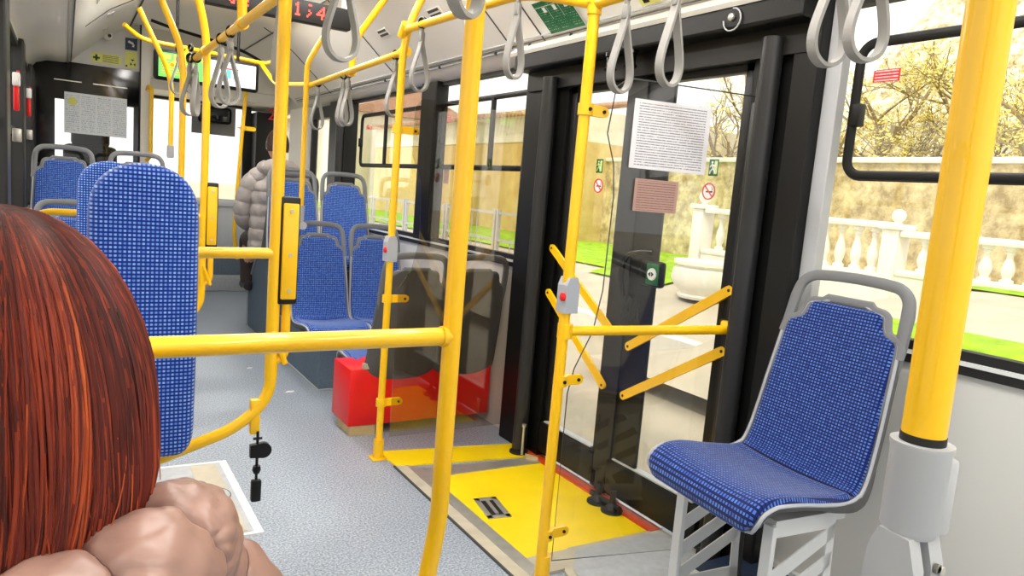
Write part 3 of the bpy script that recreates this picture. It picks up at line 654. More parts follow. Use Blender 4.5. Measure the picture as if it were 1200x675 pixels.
# ================================================================== SEATS
# side profile in (y forward, z up); s runs from cushion lip to the top of the back
sp_ = smoothpath([(0, .400, .395), (0, .412, .425), (0, .385, .452), (0, .30, .455), (0, .18, .440), (0, .07, .432), (0, .012, .452), (0, -.02, .505), (0, -.045, .60), (0, -.07, .72), (0, -.095, .84), (0, -.12, .96), (0, -.137, 1.045)], 6)
SL = [0]
for i in range(1, len(sp_)): SL.append(SL[-1]+(sp_[i]-sp_[i-1]).length)
ST = SL[-1]
def sprof(s):
    s = max(0, min(ST-1e-6, s)); i = 0
    while SL[i+1] < s: i += 1
    t = (s-SL[i])/(SL[i+1]-SL[i]); p = sp_[i].lerp(sp_[i+1], t)
    a = sp_[max(i-1, 0)]; b = sp_[min(i+2, len(sp_)-1)]; d = (b-a).normalized()
    return p, Vector((0, -d.z, d.y))*-1      # normal to the sitter side
def SP(u, s, n):
    p, nn = sprof(s)
    if nn.z < 0 and s < .3: nn = -nn
    k = 2.2 if s < .5 else 1.4
    n2 = n+abs(u)**2.2*.18*k*.5*(1 if s > .06 else 0)
    return Vector((u, p.y+nn.y*n2, p.z+nn.z*n2))
# make the normal point to the sitter on both halves
p0, n0 = sprof(.2)
SGN = 1 if n0.z > 0 else -1
def SP(u, s, n):
    p, nn = sprof(s); nn = nn*SGN
    k = .16 if s < .45 else .12
    n2 = n+u*u*k*5*.5*(min(1, max(0, (s-.02)/.08)))
    return Vector((u, p.y+nn.y*n2, p.z+nn.z*n2))
SJ = .435                   # junction of cushion and back
def lerp_tab(tab, s):
    for i in range(len(tab)-1):
        if s <= tab[i+1][0]:
            t = (s-tab[i][0])/(tab[i+1][0]-tab[i][0]); return tab[i][1]+(tab[i+1][1]-tab[i][1])*max(0, t)
    return tab[-1][1]
SH = ST-.158                # shoulder
TOP = ST-.086               # top of the upholstered tab
wc = [(0, .150), (.012, .178), (.04, .198), (.15, .208), (.30, .202), (SJ, .195)]
wb = [(SJ, .195), (SJ+.10, .192), (SJ+.25, .186), (SH-.05, .176), (SH-.015, .172), (SH-.004, .164), (SH+.004, .145), (SH+.012, .128), (SH+.03, .120), (TOP-.016, .114), (TOP-.007, .106), (TOP-.002, .094), (TOP, .07)]
def pad_mesh(tab, s0, s1, thick, rows, cols=22, e0=1, e1=1):
    mb = MB(); vs = []; uv = []; 
    for i in range(rows+1):
        s = s0+(s1-s0)*i/rows; w = lerp_tab(tab, s)
        d0 = (s-s0)/.018 if e0 else 9; d1 = (s1-s)/.018 if e1 else 9
        ed = min(1, max(0, min(d0, d1))); ed = math.sqrt(max(0, 1-(1-ed)**2))
        for j in range(cols+1):
            t = -1+2*j/cols; t = math.copysign(1-(1-abs(t))**1.4, t) if abs(t) < 1 else t
            lat = min(1, (1-abs(t))*w/.016); lat = math.sqrt(max(0, 1-(1-lat)**2))
            vs.append(SP(t*w, s, .003+thick*ed*lat)); uv.append((t*w+.5, s))
    n = cols+1
    mb.add(vs, [(i*n+j, i*n+j+1, (i+1)*n+j+1, (i+1)*n+j) for i in range(rows) for j in range(cols)], uv)
    return mb
def shell_mesh():
    mb = MB(); rows, cols = 70, 16; g = []
    tab = [(s, w+.012+.006*max(0, min(1, (s-.3)/.1))) for s, w in wc+wb[1:]]
    for side in (0, 1):
        for i in range(rows+1):
            s = -.004+(TOP+.012+.004)*i/rows; w = lerp_tab(tab, s) if s < TOP else .08
            for j in range(cols+1):
                t = -1+2*j/cols
                belly = -.012-.022*(1-t**4)*min(1, max(0, s/.05))*min(1, max(0, (SH-s)/.1)) - (.02*max(0, 1-abs(s-SJ)/.12))
                g.append(SP(t*w*(1 if side == 0 else .985), max(0, s), .004 if side == 0 else belly))
    n = cols+1; o = (rows+1)*n; fs = []
    for q, b in ((0, 0), (1, o)):
        for i in range(rows):
            for j in range(cols): fs.append((b+i*n+j, b+i*n+j+1, b+(i+1)*n+j+1, b+(i+1)*n+j))
    for i in range(rows):
        fs.append((i*n, (i+1)*n, o+(i+1)*n, o+i*n)); fs.append((i*n+cols, (i+1)*n+cols, o+(i+1)*n+cols, o+i*n+cols))
    for j in range(cols):
        fs.append((j, j+1, o+j+1, o+j)); b = rows*n; fs.append((b+j, b+j+1, o+b+j+1, o+b+j))
    mb.add(g, fs); return mb
def handle_mesh():
    """flat arch over the back: a band of rounded section in the plane of the backrest"""
    mb = MB(); Q = [(-.184, SH-.34), (-.186, SH-.15), (-.186, SH-.02), (-.181, ST-.085)]
    cx, r = .113, .060
    Q += [(-cx+r*cos(pi-k/8*pi/2)*1.08, ST-.066+r*sin(pi-k/8*pi/2)) for k in range(1, 8)]
    Q += [(-.085, ST-.003), (-.045, ST-.001), (0, ST), (.045, ST-.001), (.085, ST-.003)]
    Q += [(-u, s) for u, s in Q[:11][::-1]]
    P = [SP(u*.98, s, -.004) for u, s in Q]; n = len(P)
    rr = [.004, .009, .016, .018]+[.0168]*(n-8)+[.018, .016, .009, .004]
    vs = []; seg = 12; N0 = Vector((0, 1, .14)).normalized()
    for i in range(n):
        T = (P[min(i+1, n-1)]-P[max(i-1, 0)]).normalized(); B = T.cross(N0).normalized()
        for k in range(seg):
            a = 2*pi*k/seg; c0, s0 = cos(a), sin(a)
            vs.append(P[i]+B*rr[i]*math.copysign(abs(c0)**.7, c0)+N0*.0105*math.copysign(abs(s0)**.7, s0))
    fs = [(i*seg+k, i*seg+(k+1) % seg, (i+1)*seg+(k+1) % seg, (i+1)*seg+k) for i in range(n-1) for k in range(seg)]
    fs += [tuple(range(seg))[::-1], tuple((n-1)*seg+k for k in range(seg))]
    mb.add(vs, fs); return mb
def rim_mesh():
    mb = MB(); P = []
    tab = [(s, w+.010) for s, w in wc]+[(s, w+.010) for s, w in wb[1:]]
    S = [.0+i*(TOP)/90 for i in range(91)]
    for s in S: P.append(SP(-lerp_tab(tab, s), s, .004))
    P.append(SP(-.05, TOP+.008, .002)); P.append(SP(.05, TOP+.008, .002))
    for s in S[::-1]: P.append(SP(lerp_tab(tab, s), s, .004))
    for u in (.12, .06, 0, -.06, -.12): P.append(SP(u, .0, .0))
    mb.tube(P, .0052, 6, closed=True); return mb
def tabrim_mesh():
    mb = MB(); P = []
    for s in [SH-.05+i*(TOP-SH+.05)/30 for i in range(31)]: P.append(SP(-(lerp_tab(wb, s)+.012), s, 0))
    P += [SP(u, TOP+.012, 0) for u in (-.07, -.03, .03, .07)]
    for s in [SH-.05+i*(TOP-SH+.05)/30 for i in range(31)][::-1]: P.append(SP(lerp_tab(wb, s)+.012, s, 0))
    mb.tube(P, .0135, 8, updir=(0, 1, .1), flat=.7); return mb
def leg_plate():
    """side bracket: trapezoid with two slanting slots, flange at the front"""
    mb = MB(); y0, y1, z1 = -.02, .27, .40
    def seg(poly): mb.prism(poly, (-.002, .002), lambda u, v, w: (w, u, v))
    # plate pieces around two slanting slots
    A = (y1, .40); 
    seg([(y0+.02, .36), (y1, .36), (y1, .40), (y0+.02, .40)])
    seg([(y0, 0), (y0+.035, 0), (y0+.05, .36), (y0+.02, .36)])
    seg([(y1-.03, 0), (y1, 0), (y1, .36), (y1-.03, .36)])
    seg([(y0, 0), (y1, 0), (y1, .06), (y0, .06)])
    for z in (.06, .145, .23): seg([(y0+.02, z+.10), (y1-.02, z-.02), (y1-.02, z+.03), (y0+.02, z+.145)])
    return mb
def make_seat(high=True, legs='plates', fabric='fabric'):
    root = thing('bus_seat', 'blue seat', 'seat')
    pad_mesh(wc, .002, SJ-.004, .020, 46 if high else 24, 22 if high else 12).build('cushion', fabric, root)
    pad_mesh(wb, SJ+.002, TOP, .016, 70 if high else 44, 22 if high else 14).build('backrest', fabric, root)
    shell_mesh().build('shell', 'shell', root)
    h = handle_mesh(); h.build('grab_handle', 'grey_plastic', root)
    tabrim_mesh().build('back_rim', 'grey_plastic', root)
    rim_mesh().build('edge_piping', 'rim', root)
    if legs == 'plates':
        for sx in (-.165, .15):
            l = leg_plate(); fl = MB(); fl.v = l.v[:]; fl.f = l.f[:]
            fl.box((-.016, .255, 0), (.016, .272, .40), .002); fl.box((-.02, -.02, 0), (.02, .27, .006)); fl.box((-.016, .255, -.120), (.016, .272, .0)); fl.box((-.002, .10, -.120), (.002, .27, 0))
            fl.v = [(x+sx, y+.05, z) for x, y, z in fl.v]; fl.build('leg', 'white_metal', root, False)
        k = MB(); k.box((-.17, .02, .385), (.17, .30, .41)); k.build('seat_bracket', 'white_metal', root, False)
    else:
        k = MB(); k.box((-.14, .02, .32), (.14, .30, .41)); k.build('seat_bracket', 'shell', root, False)
    return root
proto = make_seat(True, 'plates')
tag(proto, 'blue sideways seat on slotted white legs beside the door', 'seat'); proto.location = (1.748, 1.176, .112); proto.rotation_euler = (0, 0, R(84)); proto.scale = (1.02, .87, .917)
k = MB(); k.tube(smoothpath([(0, .20, .40), (.01, .20, .25), (-.005, .21, .1), (.02, .22, .03)], 6), .006, 8); k.lathe([(.02, 0), (.022, .02), (.01, .035)], (.02, .22, .005), 12); k.build('belt_cable', 'black_soft', proto)
base = make_seat(False, 'box', 'fabric_lit')
pair = 'blue seats mounted on boxes'
def put(loc, rz, lab, first=False, group=None, sx=.9):
    o = base if first else copy_tree(base)
    o.location = loc; o.rotation_euler = (0, 0, R(rz)); o['label'] = lab
    if group: o['group'] = group
    if sx: o.scale = (sx, 1, 1)
    return o
put((1.37, 4.38, -.10), 180, 'blue seat facing the red box, the one beside the aisle', True, 'rear-facing blue seats')
put((1.745, 4.38, -.10), 180, 'blue seat facing the red box, the one by the window, partly behind the thin pole', group='rear-facing blue seats')
put((1.37, 5.06, .23), 180, 'upper blue seat back to back with the passenger in grey', group='rear-facing blue seats')
put((1.748, 5.06, .23), 180, 'upper blue seat by the window next to the dark front pillar', group='rear-facing blue seats')
put((1.40, 5.33, .20), 0, 'forward facing seat whose grey shell the passenger in grey leans on', group='forward-facing seats')
put((1.425, 3.22, -.14), 0, 'dark backed forward facing seat on the red box, beside the aisle', group='forward-facing seats')
put((1.765, 3.22, -.14), 0, 'dark backed forward facing seat on the red box, by the window', group='forward-facing seats')
put((.0, 5.42, .25), 180, 'upper blue seat by the left windows in front of the cab timetable', group='rear-facing blue seats')
put((.42, 5.42, .25), 180, 'blue seat in front of the cab, mostly hidden behind the two blue pads', group='rear-facing blue seats')
put((.03, 4.55, -.06), 180, 'lower blue seat by the left windows behind the yellow guard rails', group='rear-facing blue seats')
nr = put((.455, .445, -.135), 0, 'grey handled seat at the bottom right corner carrying the nearest pole', group='forward-facing seats')
put((-.02, .445, -.22), 0, 'seat the red-haired woman sits on', group='forward-facing seats')

# ================================================================== POLES AND RAILS
PR = .0172
def tubeobj(path, r=PR, seg=20): return MB().tube(path, r, seg)
def flange(mb, x, y): mb.box((x-.035, y-.035, 0), (x+.035, y+.035, .006), .002); mb.cyl((x, y, .005), (x, y, .09), .023, 20)
def clamp(mb, x, y, z, dx=.085, w=.019, dy=0):
    """half-shell clamp round a pole with a flat lug holding an acrylic sheet"""
    mb.cyl((x, y, z-.017), (x, y, z+.017), .0225, 20)
    v = Vector((dx, dy, 0)).normalized(); L = math.hypot(dx, dy); n = Vector((-v.y, v.x, 0))*.008; c = Vector((x, y, z))
    poly = []
    for q in range(9):
        a = -pi/2+pi*q/8; poly.append((L-.016+.016*cos(a), .016*sin(a)))
    poly += [(.01, .016), (.01, -.016)]
    vs = [c+v*u+n*s+Vector((0, 0, vv)) for s in (-1, 1) for u, vv in poly]; m = len(poly)
    mb.add(vs, [tuple(range(m))[::-1], tuple(m+i for i in range(m))]+[(i, (i+1) % m, m+(i+1) % m, m+i) for i in range(m)])
def bolts(pts, parent, d=(0, -1, 0)):
    b = MB()
    for p in pts: b.cyl(Vector(p), Vector(p)+Vector(d)*.004, .0055, 10)
    b.build('clamp_bolt', 'black', parent)

# nearest barrier: pole with welded cross rail
t = thing('barrier_pole', 'thick yellow pole with a cross rail in front of the red-haired woman', 'pole', (.602, 1.14, 0))
k = tubeobj(filletpath([(-.075, -.0, 0.0), (-.015, 0, .50), (0, 0, .60), (0, 0, 2.37)], .12)); k.build('pole', 'yellow', t)
k = tubeobj([(-.83, 0, .957), (0, 0, .957)], .0165); k.build('cross_rail', 'yellow', t)
k = MB(); k.cyl((-.022, 0, .957), (-.012, 0, .957), .019, 20); k.build('weld_collar', 'yellow', t)
# pole nearest the camera with grey clamp on the seat handle
t = thing('grab_pole', 'nearest thick yellow pole at the right edge of the view, in a grey clamp', 'pole', (.622, .307, .0))
k = tubeobj([(0, 0, 1.04), (-.012, .0, 2.42)], .0174, 28); k.build('pole', 'yellow', t)
k = MB(); k.cyl((0, 0, 1.03), (0, 0, 1.048), .0180, 28); k.build('rubber_collar', 'black_soft', t)
k = MB(); k.lathe([(.0205, .0), (.0235, .005), (.0238, .074), (.0250, .077), (.0250, .081), (.019, .081)], (0, 0, .960), 32)
k.box((.006, -.0235, .962), (.0235, -.006, 1.030), .005); k.build('pole_socket', 'light_plastic', t)
k = MB()
for dx, dw in ((-.0245, .016), (.0035, .019)):
    pl = [(-.024, .885), (-.022, .935), (-.014, .962), (.012, .964), (.020, .945), (.022, .90), (.014, .875), (-.014, .872)]
    k.prism(pl, (dx, dx+dw), lambda u, v, w: (w, u, v))
k.build('clamp_jaw', 'light_plastic', t)
k = MB()
for y, z in ((-.006, .940), (.008, .935)): k.lathe([(.0055, .0), (.0055, .003), (.003, .004)], (.0225, y, z), 12, 'x')
for x, z in ((.009, .935), (.017, .931)): k.lathe([(.0045, .0), (.0045, -.003), (.003, -.0035)], (x, -.0225, z), 12, 'y'); k.build('clamp_screw', 'alu', t)
k = MB(); k.lathe([(.016, -.02), (.016, .02)], (0, 0, .90), 16, 'x'); k.build('clamp_core', 'light_plastic', t)

# door pole with rail to the wall, clamps and stop button
DX, DY = 1.306, 1.735
t = thing('door_pole', 'yellow pole behind the doorway with a side rail and stop button', 'pole', (DX, DY, 0))
k = tubeobj(filletpath([(-.01, 0, 0), (0, 0, 1.78), (-.01, 0, 1.80)], .02)); flange(k, 0, 0)
k.build('pole', 'yellow', t)
k = tubeobj([(0, 0, .822), (.64, -.155, .838)], .0155); k.cyl((0, 0, .80), (0, 0, .845), .0235, 20); k.build('side_rail', 'yellow', t)
k = MB(); k.box((.555, -.165, .822), (.585, -.115, .866), .008); k.cyl((.60, -.147, .837), (.64, -.157, .838), .019, 18); k.build('wall_bracket', 'yellow', t)
for z in (1.49, .665, .16): k = MB(); clamp(k, 0, 0, z); k.build('sheet_clamp', 'yellow', t)
bolts([(.065, -.008, z) for z in (1.49, .665, .16)]+[(0, -.0225, z) for z in (1.49, .665, .16)], t)
def stopbox(parent, z0, dx=0, dy=0):
    k = MB(); k.prism([(-.024, -.055), (.024, -.055), (.024, .03), (.014, .055), (-.014, .055), (-.024, .03)], (-.024, .024), lambda u, v, w: (u+dx, w+dy, v+z0)); o = k.build('button_housing', 'rim', parent, False)
    k = MB(); k.lathe([(.013, 0), (.013, -.006), (.009, -.009)], (dx-.024, dy-.010, z0-.005), 16, 'x'); k.build('stop_button', 'red', o)
stopbox(t, .935)
# thin pole at the front of the doorway
t = thing('screen_pole', 'thin yellow pole before the red box holding the smoked screen', 'pole', (1.20, 2.90, 0))
k = tubeobj(filletpath([(0, 0, 0), (.0, -.01, 1.86), (.16, -.06, 2.22)], .14), .0155); flange(k, 0, 0)
k.build('pole', 'yellow', t)
for z in (1.46, .73, .26): k = MB(); clamp(k, 0, 0, z, .10); k.build('sheet_clamp', 'yellow', t)
bolts([(.08, -.008, z) for z in (1.46, .73, .26)], t)
stopbox(t, .95)
# left-hand aisle frames: pole A (near) and pole B (far), each with pad rail
def aisle_frame(Y, X, lab, top, wrap=.02, s=1.0):
    t = thing('guard_barrier', lab, 'rail', (X, Y, 0), 0, 'guard frames carrying the blue pads')
    k = tubeobj(top, .0172 if s == 1 else .0165); k.build('pole', 'yellow', t)
    k = tubeobj(filletpath([(-.45*s, 0, 1.005), (0, 0, 1.010)], .05), .015); k.build('upper_rail', 'yellow', t)
    k = tubeobj(filletpath([(.0, 0, .86), (.0, 0, .60), (-.09, 0, .52), (-.50*s, -.0, .385)], .13, 10), .016); k.build('lower_rail', 'yellow', t)
    k = MB(); k.box((-.052, -.012, .50), (-.026, .012, .60), .003); k.build('belt_bracket', 'yellow', t)
    # folded arm
    k = MB(); k.box((.013, -.026, .885), (.055, .014, 1.150), .004); k.build('folded_arm', 'yellow', t)
    k = MB(); k.box((.006, -.018, .870), (.060, .026, 1.168), .006); o = k.build('arm_bumper', 'black_soft', t)
    k = MB()
    for z in (.91, 1.01, 1.13): k.lathe([(.005, 0), (.005, -.003)], (.034, -.027, z), 10, 'y')
    k.build('arm_screw', 'alu', t)
    k = tubeobj(filletpath([(.036, 0, .90), (.036, 0, .72), (.0, 0, .70)], .03), .0125); k.tube(filletpath([(.036, -.012, .70), (.02, -.014, .74), (.0, -.014, .80), (-.004, -.01, .70)], .02), .008, 8); k.build('arm_stay', 'yellow', t)
    return t
aisle_frame(2.0, .492, 'nearer yellow guard frame in the aisle carrying the large blue pad', filletpath([(.0, 0, .66), (0, 0, 1.3), (.0, 0, 2.38)], .1))
aisle_frame(3.5, .535, 'farther yellow guard frame in the aisle behind the large blue pad', filletpath([(.0, 0, .66), (0, -.01, 1.5), (-.01, -.03, 1.83), (-.13, -.06, 2.18), (-.15, -.06, 2.24)], .12), s=.95)
# pads
def pad(Y, X, lab, zt=1.225, zb=.492, w=.117):
    t = thing('backrest_pad', lab, 'pad', (X, Y, 0), 0, 'blue oval-topped backrest pads')
    H = zt-zb; rows, cols = 60, 20; vs = []; uv = []
    def hw(v):      # v from bottom
        rt, rb = .135, .07
        x = w+.004*sin(v/H*pi)
        if v > H-rt: q = (v-(H-rt))/rt; x *= (1-q**2.6)**(1/2.2) if q < 1 else 0
        if v < rb: q = 1-v/rb; x *= .66+.34*math.sqrt(max(0, 1-q**2.2))
        return max(x, .012)
    mb = MB(); G = []
    for side in (0, 1):
        for i in range(rows+1):
            a = i/rows; v = H*(.5-.5*cos(pi*a)); ww = hw(v)
            ed = min(1, min(v, H-v)/.03); ed = math.sqrt(max(0, 1-(1-ed)**2))
            for j in range(cols+1):
                q = -1+2*j/cols; q = math.sin(q*pi/2)
                lat = min(1, (1-abs(q))*ww/.025+.0); lat = math.sqrt(max(0, 1-(1-lat)**2))
                G.append((q*ww, (-.03*ed*lat-.006) if side == 0 else .018, zb+v)); uv.append((q*ww+.5, v))
    n = cols+1; o = (rows+1)*n; fs = []
    for b in (0, o):
        fs += [(b+i*n+j, b+i*n+j+1, b+(i+1)*n+j+1, b+(i+1)*n+j) for i in range(rows) for j in range(cols)]
    for i in range(rows): fs += [(i*n, (i+1)*n, o+(i+1)*n, o+i*n), (i*n+cols, (i+1)*n+cols, o+(i+1)*n+cols, o+i*n+cols)]
    for j in range(cols): b = rows*n; fs += [(j, j+1, o+j+1, o+j), (b+j, b+j+1, o+b+j+1, o+b+j)]
    mb.add(G, fs, uv); mb.build('upholstery', 'fabric_pad', t)
    k = MB(); k.box((-w*.8, .018, zb+.06), (w*.8, .034, zt-.16), .004); k.build('backing_board', 'black', t)
    return t
M['fabric_pad'] = fabric_mat('blue dotted pad moquette', srgb(14, 36, 124), srgb(60, 112, 208), srgb(134, 178, 240), .0098)
pad(1.93, .165, 'large blue dotted backrest pad hung on the nearer guard frame')
pad(3.42, .163, 'smaller looking blue backrest pad behind the large one')
# guard rails behind pads on the left
t = thing('guard_rail', 'low yellow rail curving behind the blue pads near the left windows', 'rail', (0, 3.75, 0))
tubeobj(filletpath([(-.2, .25, .80), (-.12, .25, .97), (.5, 0, .99)], .1), .015).build('upper_rail', 'yellow', t)
tubeobj([(-.15, -.25, .84), (.49, -.25, .87)], .015).build('lower_rail', 'yellow', t)
# overhead rails
t = thing('overhead_rail', 'yellow overhead rail on the left of the aisle', 'rail', (0, 0, 0))
k = tubeobj([(.53, 1.14*0+.35, 1.735), (.52, 3.9, 1.735)], .0155); k.build('rail', 'yellow', t)
k = tubeobj(filletpath([(.525, 2.72, 1.74), (.52, 2.72, 1.90), (.52, 2.72, 2.38)], .05), .0165); k.cyl((.525, 2.70, 1.735), (.525, 2.75, 1.735), .021, 18); k.build('hanger', 'yellow', t)
for y in (2.0, 3.47): MB().cyl((.52, y-.02, 1.735), (.52, y+.02, 1.735), .021, 18).build('rail_clamp', 'yellow', t)
t = thing('overhead_rail', 'yellow overhead rail on the door side of the aisle', 'rail', (0, 0, 0))
k = tubeobj(filletpath([(1.25, 4.45, 1.775), (1.22, 2.92, 1.785)], .05), .0155); k.tube(filletpath([(1.20, 2.88, 1.865), (1.20, 1.95, 1.84), (DX, DY, 1.79)], .12), .0155, 18)
k.tube([(DX, DY, 1.79), (1.27, .0, 1.79)], .0155, 18); k.build('rail', 'yellow', t)
k = tubeobj(filletpath([(1.245, 3.66, 1.775), (1.245, 3.64, 1.93), (1.40, 3.5, 2.22), (1.42, 3.5, 2.28)], .10), .016); k.cyl((1.243, 3.64, 1.776), (1.243, 3.69, 1.776), .021, 18); k.build('hanger', 'yellow', t)
for a, b in (((1.197, 2.90, 1.84), (1.197, 2.86, 1.885)), ((DX, DY, 1.76), (DX, DY, 1.82)), ((1.222, 2.95, 1.785), (1.222, 2.90, 1.785))): MB().cyl(a, b, .0215, 18).build('rail_clamp', 'yellow', t)
# clamped pole at the front right seats
t = thing('grab_pole', 'yellow pole in a grey clamp on the aisle seat facing the red box', 'pole', (1.225, 4.40, 0))
k = tubeobj(filletpath([(0, 0, 1.05), (.0, 0, 1.80), (.0, .0, 1.90), (.15, -.05, 2.2)], .1), .0155); k.build('pole', 'yellow', t)
k = MB(); k.lathe([(.018, 0), (.021, .01), (.021, .09), (.024, .095)], (0, 0, .96), 18); k.lathe([(.025, -.022), (.025, .022)], (.01, 0, .935), 16, 'y'); k.build('pole_clamp', 'light_plastic', t)
# far poles
def farpole(lab, path, r=.0165):
    P = [Vector(p) for p in path]; b = Vector((P[0].x, P[0].y, 0)); t = thing('grab_pole', lab, 'pole', b, 0)
    tubeobj(filletpath([p-b for p in P], .12), r).build('pole', 'yellow', t); return t
farpole('yellow pole at the far end of the left overhead rail, bending to the ceiling', [(.515, 4.1, .0), (.515, 4.1, 1.70), (.50, 4.1, 1.83), (.33, 4.05, 2.20), (.30, 4.05, 2.26)])
fp = farpole('far yellow pole in a grey clamp beside the cab bulkhead', [(.575, 5.1, 1.36), (.575, 5.1, 1.78), (.38, 5.05, 2.16)], .0155)
k = MB(); k.lathe([(.018, 0), (.022, .01), (.022, .08)], (0, 0, 1.28), 16); k.build('pole_clamp', 'light_plastic', fp)
t = thing('overhead_rail', 'yellow cross rail just above and behind the wide screen', 'rail', (0, 5.5, 0))
k = tubeobj(filletpath([(.33, 0, 2.12), (.44, .1, 2.06), (1.30, .1, 2.03), (1.38, .0, 2.20)], .08), .015); k.tube([(.575, -.4, 1.86), (.70, -.1, 2.0), (.74, .05, 2.05)], .014, 14); k.tube(filletpath([(1.22, .1, 2.03), (1.26, -.2, 1.86), (1.25, -1.1, 1.78)], .1), .015, 14)
k.build('rail', 'yellow', t)
t = thing('cab_door_handle', 'upright yellow handle on the cream post of the driver cab', 'handle', (.60, 6.90, 0))
k = tubeobj(filletpath([(0, .06, 1.86), (.0, -.03, 1.88), (.02, -.05, 1.86), (.02, -.05, 1.30), (0, .03, 1.27)], .03), .017); k.build('grip', 'yellow', t)
fpole = farpole('slim yellow pole near the windscreen beside the seated passenger', [(1.16, 5.9, .55), (1.12, 5.86, .75), (1.13, 5.8, 1.25), (1.16, 5.75, 1.95)], .014)
k = MB(); clamp(k, -.01, -.12, 1.56, .09); k.build('sheet_clamp', 'yellow', fpole)
# buckles hanging on the guard frames
def buckle(x, y, z, lab):
    t = thing('belt_buckle', lab, 'buckle', (x, y, z), 0, 'belt buckles under the guard frames')
    k = MB(); k.tube([(0, 0, .055), (0, 0, .02), (0, 0, -.10)], .004, 8); k.cyl((-.012, 0, .035), (.012, 0, .035), .004, 8); k.build('strap_bolt', 'black', t)
    k = MB(); k.prism([(-.02, -.018), (-.02, .018), (.0, .02)]+[(.016+.022*cos(a/8*pi-pi/2), .022*sin(a/8*pi-pi/2)*1.0) for a in range(8, -1, -1)]+[(.0, -.02)], (-.008, .008), lambda u, v, w: (u, w, v)); k.build('buckle_tongue', 'black', t)
    k = MB(); k.box((-.014, -.010, -.150), (.014, .010, -.085), .006); k.lathe([(.01, 0), (.012, -.012), (.008, -.022)], (0, 0, -.045), 12); k.build('buckle_body', 'black', t)
buckle(.46, 1.985, .455, 'black belt buckle hanging under the nearer guard frame')
buckle(.485, 3.47, .455, 'black belt buckle hanging beside the bottom of the large blue pad')

# ================================================================== STRAPS
def strap(x, y, lab, ztop, rz=0, length=.262, grp='hanging straps on the door side rail', proto=[None]):
    if proto[0] is None:
        t = thing('hanging_strap', lab, 'strap', (x, y, ztop), R(rz), grp)
        k = MB(); k.tube([(0, .020*cos(a/20*2*pi), .020*sin(a/20*2*pi)) for a in range(20)], .0042, 8, closed=True, flat=2.2, updir=(1, 0, 0)); k.build('rail_loop', 'black', t)
        k = MB(); k.box((-.011, -.009, -.072), (.011, .009, -.034), .005); k.box((-.007, -.006, -.036), (.007, .006, -.018), .003); k.build('clip', 'strap', t)
        P = [(0, 0, -.06), (.006, 0, -.09), (.022, 0, -.14), (.037, 0, -.19), (.040, 0, -.222), (.032, 0, -.246), (.014, 0, -.260), (0, 0, -.262)]
        P = P+[(-a, b, c) for a, b, c in P[::-1][1:]]
        k = MB(); k.tube([(a, 0, c) for a, b, c in [tuple(v) for v in smoothpath(P, 5)]], .0095, 8, updir=(0, 1, 0), flat=1, cap=True)
        cx = []
        # flatten the strap to a ribbon: thickness in the loop plane reduced
        k = MB(); path = smoothpath(P, 5); vs = []; fs = []; n = len(path)
        for i, p in enumerate(path):
            tn = (path[min(i+1, n-1)]-path[max(i-1, 0)]).normalized(); nn = Vector((tn.z, 0, -tn.x)); bb = Vector((0, 1, 0))
            for (a, b) in ((.0038, .011), (.0044, .006), (.0044, -.006), (.0038, -.011), (-.0038, -.011), (-.0044, -.006), (-.0044, .006), (-.0038, .011)): vs.append(p+nn*a+bb*b)
        for i in range(n-1):
            for q in range(8): fs.append((i*8+q, i*8+(q+1) % 8, (i+1)*8+(q+1) % 8, (i+1)*8+q))
        k.add(vs, fs); k.build('strap_loop', 'strap', t); proto[0] = t; return t
    t = copy_tree(proto[0]); t.location = (x, y, ztop); t.rotation_euler = (0, 0, R(rz)); t['label'] = lab; t['group'] = grp; return t
rr_ = 1.785; gl = 'hanging straps on the left overhead rail'
strap(1.27, 1.36, 'grey hanging strap directly above the white paper notice', rr_, 10)
strap(1.277, 1.555, 'grey hanging strap just right of the top of the door pole', rr_, 10)
strap(1.262, .915, 'grey hanging strap crossing the dark rear door post', rr_, -10)
strap(1.26, .835, 'grey hanging strap in front of the near right window', rr_, -14)
strap(1.20, 1.99, 'grey hanging strap just left of the green ceiling sticker', 1.85, 22)
strap(1.197, 2.70, 'grey hanging strap between the thin pole and the thick barrier pole', 1.865, 12)
strap(1.224, 3.02, 'grey hanging strap just left of the thin screen pole', rr_, 18)
strap(1.242, 3.69, 'right one of the two grey straps hanging over the dark pillar', 1.775, 30)
strap(1.243, 3.77, 'left one of the two grey straps hanging over the dark pillar', 1.775, 35)
strap(1.25, 4.24, 'farthest grey strap on the door side rail, beside the clamped pole', 1.775, 20)
strap(.53, 1.64, 'large grey strap hanging beside the red display', 1.755, 15, grp=gl)
strap(.53, 1.04, 'grey strap loop cut by the top edge, left of the barrier pole', 1.755, 30, grp=gl)
strap(.522, 2.17, 'grey strap seen edge-on just left of the nearer guard frame pole', 1.755, 62, grp=gl)
strap(.521, 2.90, 'right one of the pair of grey straps before the white half of the screen', 1.735, 20, grp=gl)
strap(.521, 3.09, 'left one of the pair of grey straps before the white half of the screen', 1.735, 30, grp=gl)
strap(.521, 3.72, 'grey strap hanging below the far end of the left overhead rail', 1.735, 65, grp=gl)
strap(.50, 3.76, 'slim far strap beside the far end of the left rail', 1.735, 30, grp=gl)
strap(.585, 4.9, 'left one of two far straps before the green half of the screen', 1.93, 20, grp='far straps by the screen')
strap(.66, 4.95, 'right one of two far straps before the green half of the screen', 1.96, 20, grp='far straps by the screen')

